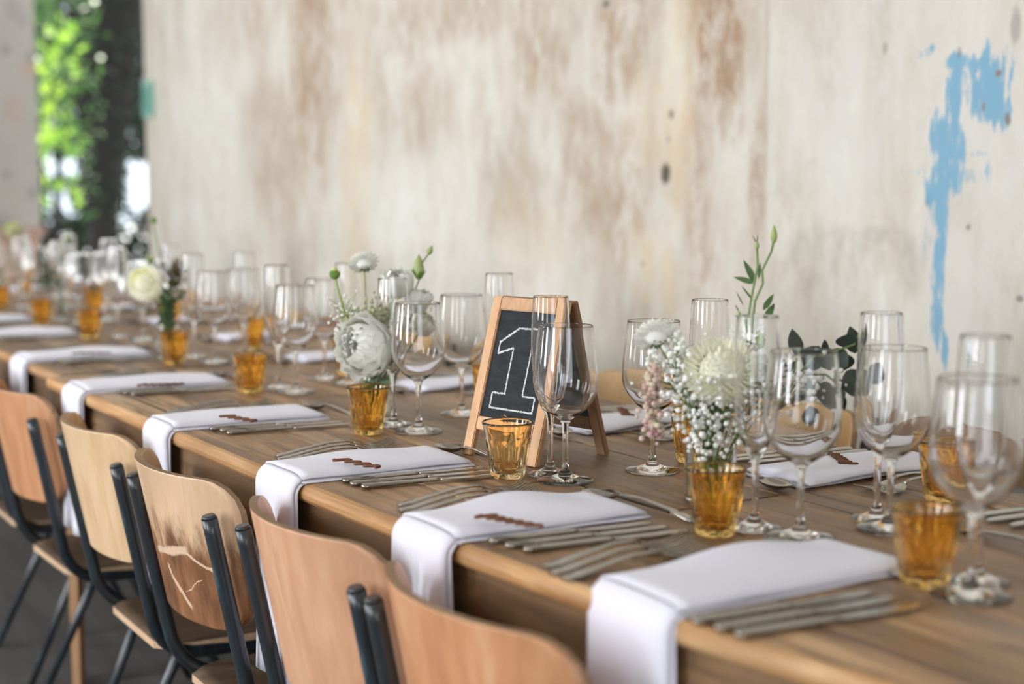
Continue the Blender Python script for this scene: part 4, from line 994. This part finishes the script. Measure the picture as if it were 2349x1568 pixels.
# --- arrangement beside the large wine glass
VA = Vector((1.163, 1.405, TOP)); dA = 1.79
vase(VA.x, VA.y, 'clear glass bottle vase crammed with stems behind the amber tumbler', 0.112, 0.033)
def ba(k): return (VA.x+0.010*math.cos(k*2.4), VA.y+0.010*math.sin(k*2.4), TOP+0.012)
tocam = Vector((-0.55, -0.8, 0.15))
dahlia('cream dahlia facing up above the baby\'s breath', ba(0), nearp(1655, 855, dA-0.02), 0.047, (-0.15, -0.45, 0.9), 'cream_petal', n=150, heart=0.0)
dahlia('white double flower showing through the flute beside the cream dahlia', ba(8), nearp(1745, 865, dA+0.03), 0.032, (-0.3, -0.5, 0.8), 'white_petal', n=110, heart=0.0)
scabiosa('white scabiosa seen from behind, in front of the wine glass rim', ba(1), nearp(1503, 772, dA+0.0), 0.026, (0.1, 0.45, 0.5), 0.35)
scabiosa('small white scabiosa at the right of the cream dahlia', ba(2), nearp(1715, 770, dA+0.02), 0.022, (-0.5, -0.6, 0.5), 0.1, False)
cs = [(nearp(1600, 880, dA-0.02), (.022, .022, .016)), (nearp(1560, 840, dA), (.016, .016, .020)), (nearp(1660, 920, dA-0.03), (.028, .028, .022)), (nearp(1740, 900, dA), (.026, .026, .022)), (nearp(1830, 880, dA+0.03), (.024, .024, .022)), (nearp(1700, 870, dA), (.028, .028, .014)), (nearp(1640, 960, dA-0.02), (.018, .018, .018)), (nearp(1535, 815, dA), (.014, .014, .016))]
breath('cloud of white baby\'s breath spilling from the bottle vase', ba(3), cs + [(nearp(1620, 1000, dA-0.03), (.016, .016, .02)), (nearp(1580, 930, dA-0.03), (.018, .018, .02))], 640, 0.02, size=0.0034, stems=16)
cb = [(nearp(1497, 850+18*k, dA-0.02), (.0035+.0022*math.sin(PI*k/9)*2, .0035+.0022*math.sin(PI*k/9)*2, .005)) for k in range(9)]
breath('hanging cluster of cream and pink buds before the wine glass stem', nearp(1560, 900, dA), cb, 190, 0.02, 'berry', 0.0036, 'pink_bud_cluster', 3, beads=True)
def lis_sprig():
    t = thing('lisianthus_sprig', 'tall green sprig with closed buds rising above the cream dahlia', 'flower sprig', ba(4)); b = Vector(ba(4))
    def path(L): return [nearp(u, v, dA+0.01) - b for u, v in L]
    lines = [[(1690, 1000), (1712, 760), (1722, 690), (1738, 610), (1736, 560)], [(1720, 790), (1732, 690), (1750, 650), (1748, 620), (1770, 575), (1775, 550)], [(1712, 770), (1700, 730), (1695, 715)]]
    for L in lines:
        bm = bmesh.new(); add_tube(bm, [(0, 0, 0)] + path(L) if L is lines[0] else path(L), 0.0016, 6); obj('stem', bm, 'stem', t)
    for (u, v, L, r, m) in [(1775, 558, 0.024, 0.0045, 'bud'), (1736, 572, 0.012, 0.003, 'bud'), (1695, 735, 0.013, 0.003, 'bud'), (1745, 800, 0.022, 0.0065, 'bud')]:
        bm = bmesh.new(); add_lathe(bm, [(0, 0), (r*.6, L*.05), (r, L*.3), (r*.9, L*.55), (r*.4, L*.85), (0, L)], 10); obj('bud', bm, m, t, nearp(u, v, dA+0.01)-b)
    for (u, v, du, dv, L, W) in [(1733, 650, -24, -50, .034, .009), (1733, 650, -30, -10, .030, .008), (1750, 712, 22, -34, .028, .008), (1752, 740, 22, -40, .032, .010), (1740, 640, 6, -50, .022, .004), (1712, 720, -12, 20, .02, .006), (1728, 690, -30, -40, .025, .003), (1736, 560, -10, -22, .014, .0015), (1736, 560, 3, -26, .014, .0015), (1695, 715, -8, -16, .012, .002), (1716, 740, -34, -20, .022, .002), (1705, 700, -25, -50, .02, .002)]:
        a = nearp(u, v, dA+0.01); e = nearp(u+du, v+dv, dA+0.01+R.uniform(-.01, .01)); bm = bmesh.new(); add_leaf(bm, a-b, e-a, Vector((-0.5, -0.8, 0.4)), L, W, 0.08); obj('leaf', bm, 'leaf', t, recalc=False)
lis_sprig()
def euc():
    t = thing('eucalyptus_sprig', 'dark eucalyptus sprig with round leaves leaning to the right', 'foliage sprig', ba(5)); b = Vector(ba(5))
    for L in ([(1700, 980), (1790, 900), (1850, 840), (1900, 810), (1960, 790), (1972, 760)], [(1790, 900), (1820, 850), (1835, 800)], [(1850, 860), (1900, 860), (1950, 880)]):
        bm = bmesh.new(); pp = [nearp(u, v, dA+0.03) - b for u, v in L]; add_tube(bm, ([Vector((0, 0, 0))] if L[0][0] == 1700 else []) + pp, 0.0015, 6); obj('stem', bm, 'stem', t)
    for (u, v, a, L, W) in [(1826, 820, 95, .038, .026), (1848, 850, 60, .040, .036), (1815, 850, 170, .030, .030), (1875, 870, 250, .036, .030), (1945, 800, 75, .034, .036), (1962, 810, 100, .040, .022), (1945, 840, 150, .036, .034), (1935, 850, 100, .030, .032), (1930, 890, 20, .040, .038), (1940, 900, 190, .040, .040), (1915, 900, 300, .026, .018), (1975, 790, 88, .034, .008), (1890, 815, 85, .024, .012), (1860, 930, 270, .034, .026), (1840, 900, 230, .036, .032), (1795, 870, 130, .030, .028), (1875, 830, 20, .03, .03), (1990, 880, 60, .030, .030)]:
        p = nearp(u, v, dA+0.03+R.uniform(-.02, .03)); ra = math.radians(a); e = nearp(u+40*math.cos(ra), v-40*math.sin(ra), dA+0.03+R.uniform(-.02, .02))
        bm = bmesh.new(); add_leaf(bm, p-b, e-p, Vector((-0.5+R.uniform(-.5, .5), -0.8, 0.2+R.uniform(-.4, .4))), L, W, 0.08, seg=6, roundness=0.7); obj('leaf', bm, 'euc', t, recalc=False)
euc()
def stems_in_vase(V, n, h, label, r=0.016, m='stem'):
    t = thing('greenery_bunch', label, 'greenery', (V.x, V.y, TOP+0.008))
    for k in range(n):
        a = k*2.4; bm = bmesh.new(); add_tube(bm, [(r*math.cos(a), r*math.sin(a), 0), (r*0.5*math.cos(a+1), r*0.5*math.sin(a+1), h*0.6), (r*1.1*math.cos(a+2), r*1.1*math.sin(a+2), h)], 0.0022, 6); st = obj('stem', bm, m, t)
        bm = bmesh.new(); add_leaf(bm, Vector((r*0.5*math.cos(a+1), r*0.5*math.sin(a+1), h*0.5)), Vector((math.cos(a), math.sin(a), 2.0)), Vector((math.cos(a), math.sin(a), 0)), 0.05, 0.012, 0.1); obj('leaf', bm, 'leaf', t, recalc=False)
stems_in_vase(VA, 12, 0.15, 'green leafy stems bundled inside the baby\'s breath vase', 0.015, 'stem')

# --- arrangement left of the chalkboard
VB = Vector((1.093, 2.235, TOP)); dB = 2.46
vase(VB.x, VB.y, 'clear glass bottle vase with green stems behind the middle tumbler', 0.115, 0.030)
def bb(k): return (VB.x+0.009*math.cos(k*2.4), VB.y+0.009*math.sin(k*2.4), TOP+0.012)
ruffled('large ruffled white lisianthus bloom drooping over its vase', bb(0), nearp(838, 795, dB-0.04), 0.050, (-0.9, -0.35, 0.15))
ruffled('small white lisianthus bloom behind the flute rim', bb(1), nearp(912, 650, dB+0.02), 0.034, (-0.3, -0.3, 0.8), n=15)
ruffled('half-open white lisianthus right of the flute', bb(2), nearp(960, 690, dB+0.03), 0.030, (0.1, -0.2, 1.0), n=15)
dahlia_bud('green dahlia bud on a slanting yellow-green stem', bb(3), nearp(768, 634, dB-0.02), 0.013, -0.1)
scabiosa('pale scabiosa seen from behind on a thin stem', bb(4), nearp(835, 604, dB+0.05), 0.025, (0.1, 0.6, 0.7), 0.05)
lis_bud('plump green-white lisianthus bud right of the flute rim', bb(5), nearp(961, 642, dB+0.02), 0.010, 0.045)
lis_bud('slim green bud highest above the ruffled white blooms', nearp(963, 610, dB+0.02), nearp(982, 584, dB+0.02), 0.0055, 0.018, 'bud', 0.0, 'stem', (0.4, -0.2, 1))
cs = [(nearp(840, 730, dB), (.016, .016, .010)), (nearp(815, 745, dB-0.01), (.012, .012, .012)), (nearp(875, 715, dB), (.016, .016, .012)), (nearp(800, 770, dB), (.008, .008, .012))]
breath('yellow-green filler blossoms above the ruffled lisianthus', bb(6), cs, 230, 0.02, 'olive', 0.0034, 'filler_blossom', 6)
cs = [(nearp(790, 710, dB), (.012, .012, .016)), (nearp(960, 730, dB+0.03), (.014, .014, .016)), (nearp(785, 745, dB), (.010, .010, .012))]
breath('thin spray of baby\'s breath left of the ruffled lisianthus', bb(7), cs, 110, 0.02, size=0.0026, stems=4)
ruffled('cream lisianthus behind the wine glass left of the chalkboard', bb(8), nearp(975, 745, dB+0.04), 0.026, (0.3, -0.5, 0.5), m='cream_petal', n=15)
stems_in_vase(VB, 12, 0.13, 'green leafy stems bundled inside the middle vase', 0.014, 'stem')
lf = foliage_sprig('dark green leaves tucked below the ruffled bloom', bb(9), [nearp(880, 860, dB-0.03), nearp(870, 840, dB)], 'leaf', 'stem', 0.035, 0.020, 5, 'leafy_sprig', seed=5)

# --- third arrangement
VC = Vector((1.085, 3.36, TOP)); dC = 3.36
vase(VC.x, VC.y, 'glass bottle vase under the big cream pompon dahlia', 0.105, 0.028)
def bc(k): return (VC.x+0.009*math.cos(k*2.4), VC.y+0.009*math.sin(k*2.4), TOP+0.012)
dahlia('big pale yellow pompon dahlia at the left', bc(0), nearp(333, 650, dC-0.1), 0.040, (-0.5, -0.7, 0.35), 'cream_petal', 0.3, n=120, heart=0.16)
def bronze(label, base, pts_, n, s, seed):
    r = random.Random(seed); t = thing('bronze_foliage', label, 'foliage sprig', base); b = Vector(base); bm = bmesh.new()
    for k in range(n):
        f = r.random(); i = min(len(pts_)-2, int(f*(len(pts_)-1))); g = f*(len(pts_)-1)-i; p = pts_[i].lerp(pts_[i+1], g)
        p = p + Vector((r.gauss(0, s), r.gauss(0, s), r.gauss(0, s*0.6)))
        add_leaf(bm, p-b, Vector((r.gauss(0, 1), r.gauss(0, 1), 0.8)), Vector((r.gauss(0, 1), r.gauss(0, 1), 1)), 0.020, 0.009, 0.1, mi=0 if f > 0.55 else 1, seg=2)
    o = obj('leaves', bm, ['brown_leaf', 'stem_dark'], t, recalc=False); o['kind'] = 'stuff'
    bm = bmesh.new(); add_tube(bm, [(0, 0, 0)]+[p-b for p in pts_], 0.0018, 6); obj('stem', bm, 'stem_dark', t); return t
bronze('bronze and dark green foliage right of the pompon dahlia', bc(1), [nearp(382, 760, dC), nearp(385, 700, dC), nearp(398, 650, dC), nearp(402, 610, dC)], 230, 0.011, 3)
lis_bud('thin bud on the tallest curved stem beside the opening', bc(2), nearp(353, 512, dC), 0.008, 0.016, 'sepal', 0.35)
dahlia_bud('green bud just above the pompon dahlia', bc(3), nearp(345, 600, dC), 0.011, 0.2, 'stem')
stems_in_vase(VC, 12, 0.13, 'dark green stems inside the pompon dahlia vase', 0.013, 'stem_dark')
# --- farther arrangements
VD = Vector((1.15, 4.65, TOP)); dD = 4.72
vase(VD.x, VD.y, 'blurred glass vase with purple-brown blooms near the left edge', 0.105, 0.028)
bd = (VD.x, VD.y, TOP+0.01); qd = VD + Vector((0, 0, 0.20))
ruffled('blurred white lisianthus at the far left of the table', bd, (VD.x-0.01, VD.y, TOP+0.215), 0.038, (-0.4, -0.8, 0.2), n=15)
bronze('blurred purple-brown foliage beside the far left tumbler', bd, [Vector((VD.x-0.03, VD.y, TOP+0.10)), Vector((VD.x-0.04, VD.y, TOP+0.16))], 160, 0.016, 9)
dahlia_bud('blurred green bud above the far left blooms', bd, (VD.x+0.03, VD.y, TOP+0.25), 0.012, 0.1, 'stem')
stems_in_vase(VD, 8, 0.12, 'blurred stems inside the far left vase', 0.012, 'stem_dark')
VE = Vector((1.20, 5.75, TOP)); vase(VE.x, VE.y, 'farthest glass vase, below olive flower heads', 0.105, 0.028)
for k in range(3):
    dahlia(['cream dahlia lowest in the farthest vase', 'olive-yellow flower head highest in the farthest vase', 'pale flower head leaning left in the farthest vase'][k], (VE.x, VE.y, TOP+0.01), (VE.x+[-0.02, 0.05, -0.06][k], VE.y, TOP+[0.17, 0.26, 0.21][k]), 0.034, (-0.3, -0.8, 0.4), ['cream_petal', 'olive', 'cream_petal'][k], 0.1, n=60)

# ------------------------------------------------------------------ sideboard by the end wall
sb = thing('sideboard', 'pinkish brown wooden sideboard against the grey end wall', 'sideboard', (1.15, 9.2, 0))
bm = bmesh.new(); add_box(bm, (0, 0, 0.51), (1.9, 0.48, 0.84), bev=0.005); obj('body', bm, 'side_brown', sb)
bm = bmesh.new(); add_box(bm, (0, -0.01, 0.955), (1.98, 0.54, 0.05), bev=0.006); obj('worktop', bm, 'side_brown', sb)
for k in range(4):
    bm = bmesh.new(); add_box(bm, (-0.71+k*0.473, -0.25, 0.52), (0.45, 0.02, 0.76), bev=0.004); d_ = obj('door', bm, 'side_brown', sb)
    bm = bmesh.new(); add_tube(bm, [(-0.71+k*0.473+0.18, -0.262, 0.62), (-0.71+k*0.473+0.18, -0.285, 0.62)], 0.012, 8); obj('knob', bm, 'brass', d_)
for sx in (-0.9, 0.9):
    for sy in (-0.2, 0.2):
        bm = bmesh.new(); add_tube(bm, [(sx, sy, 0.095), (sx, sy, 0)], [0.03, 0.02], 8); obj('leg', bm, 'side_brown', sb)
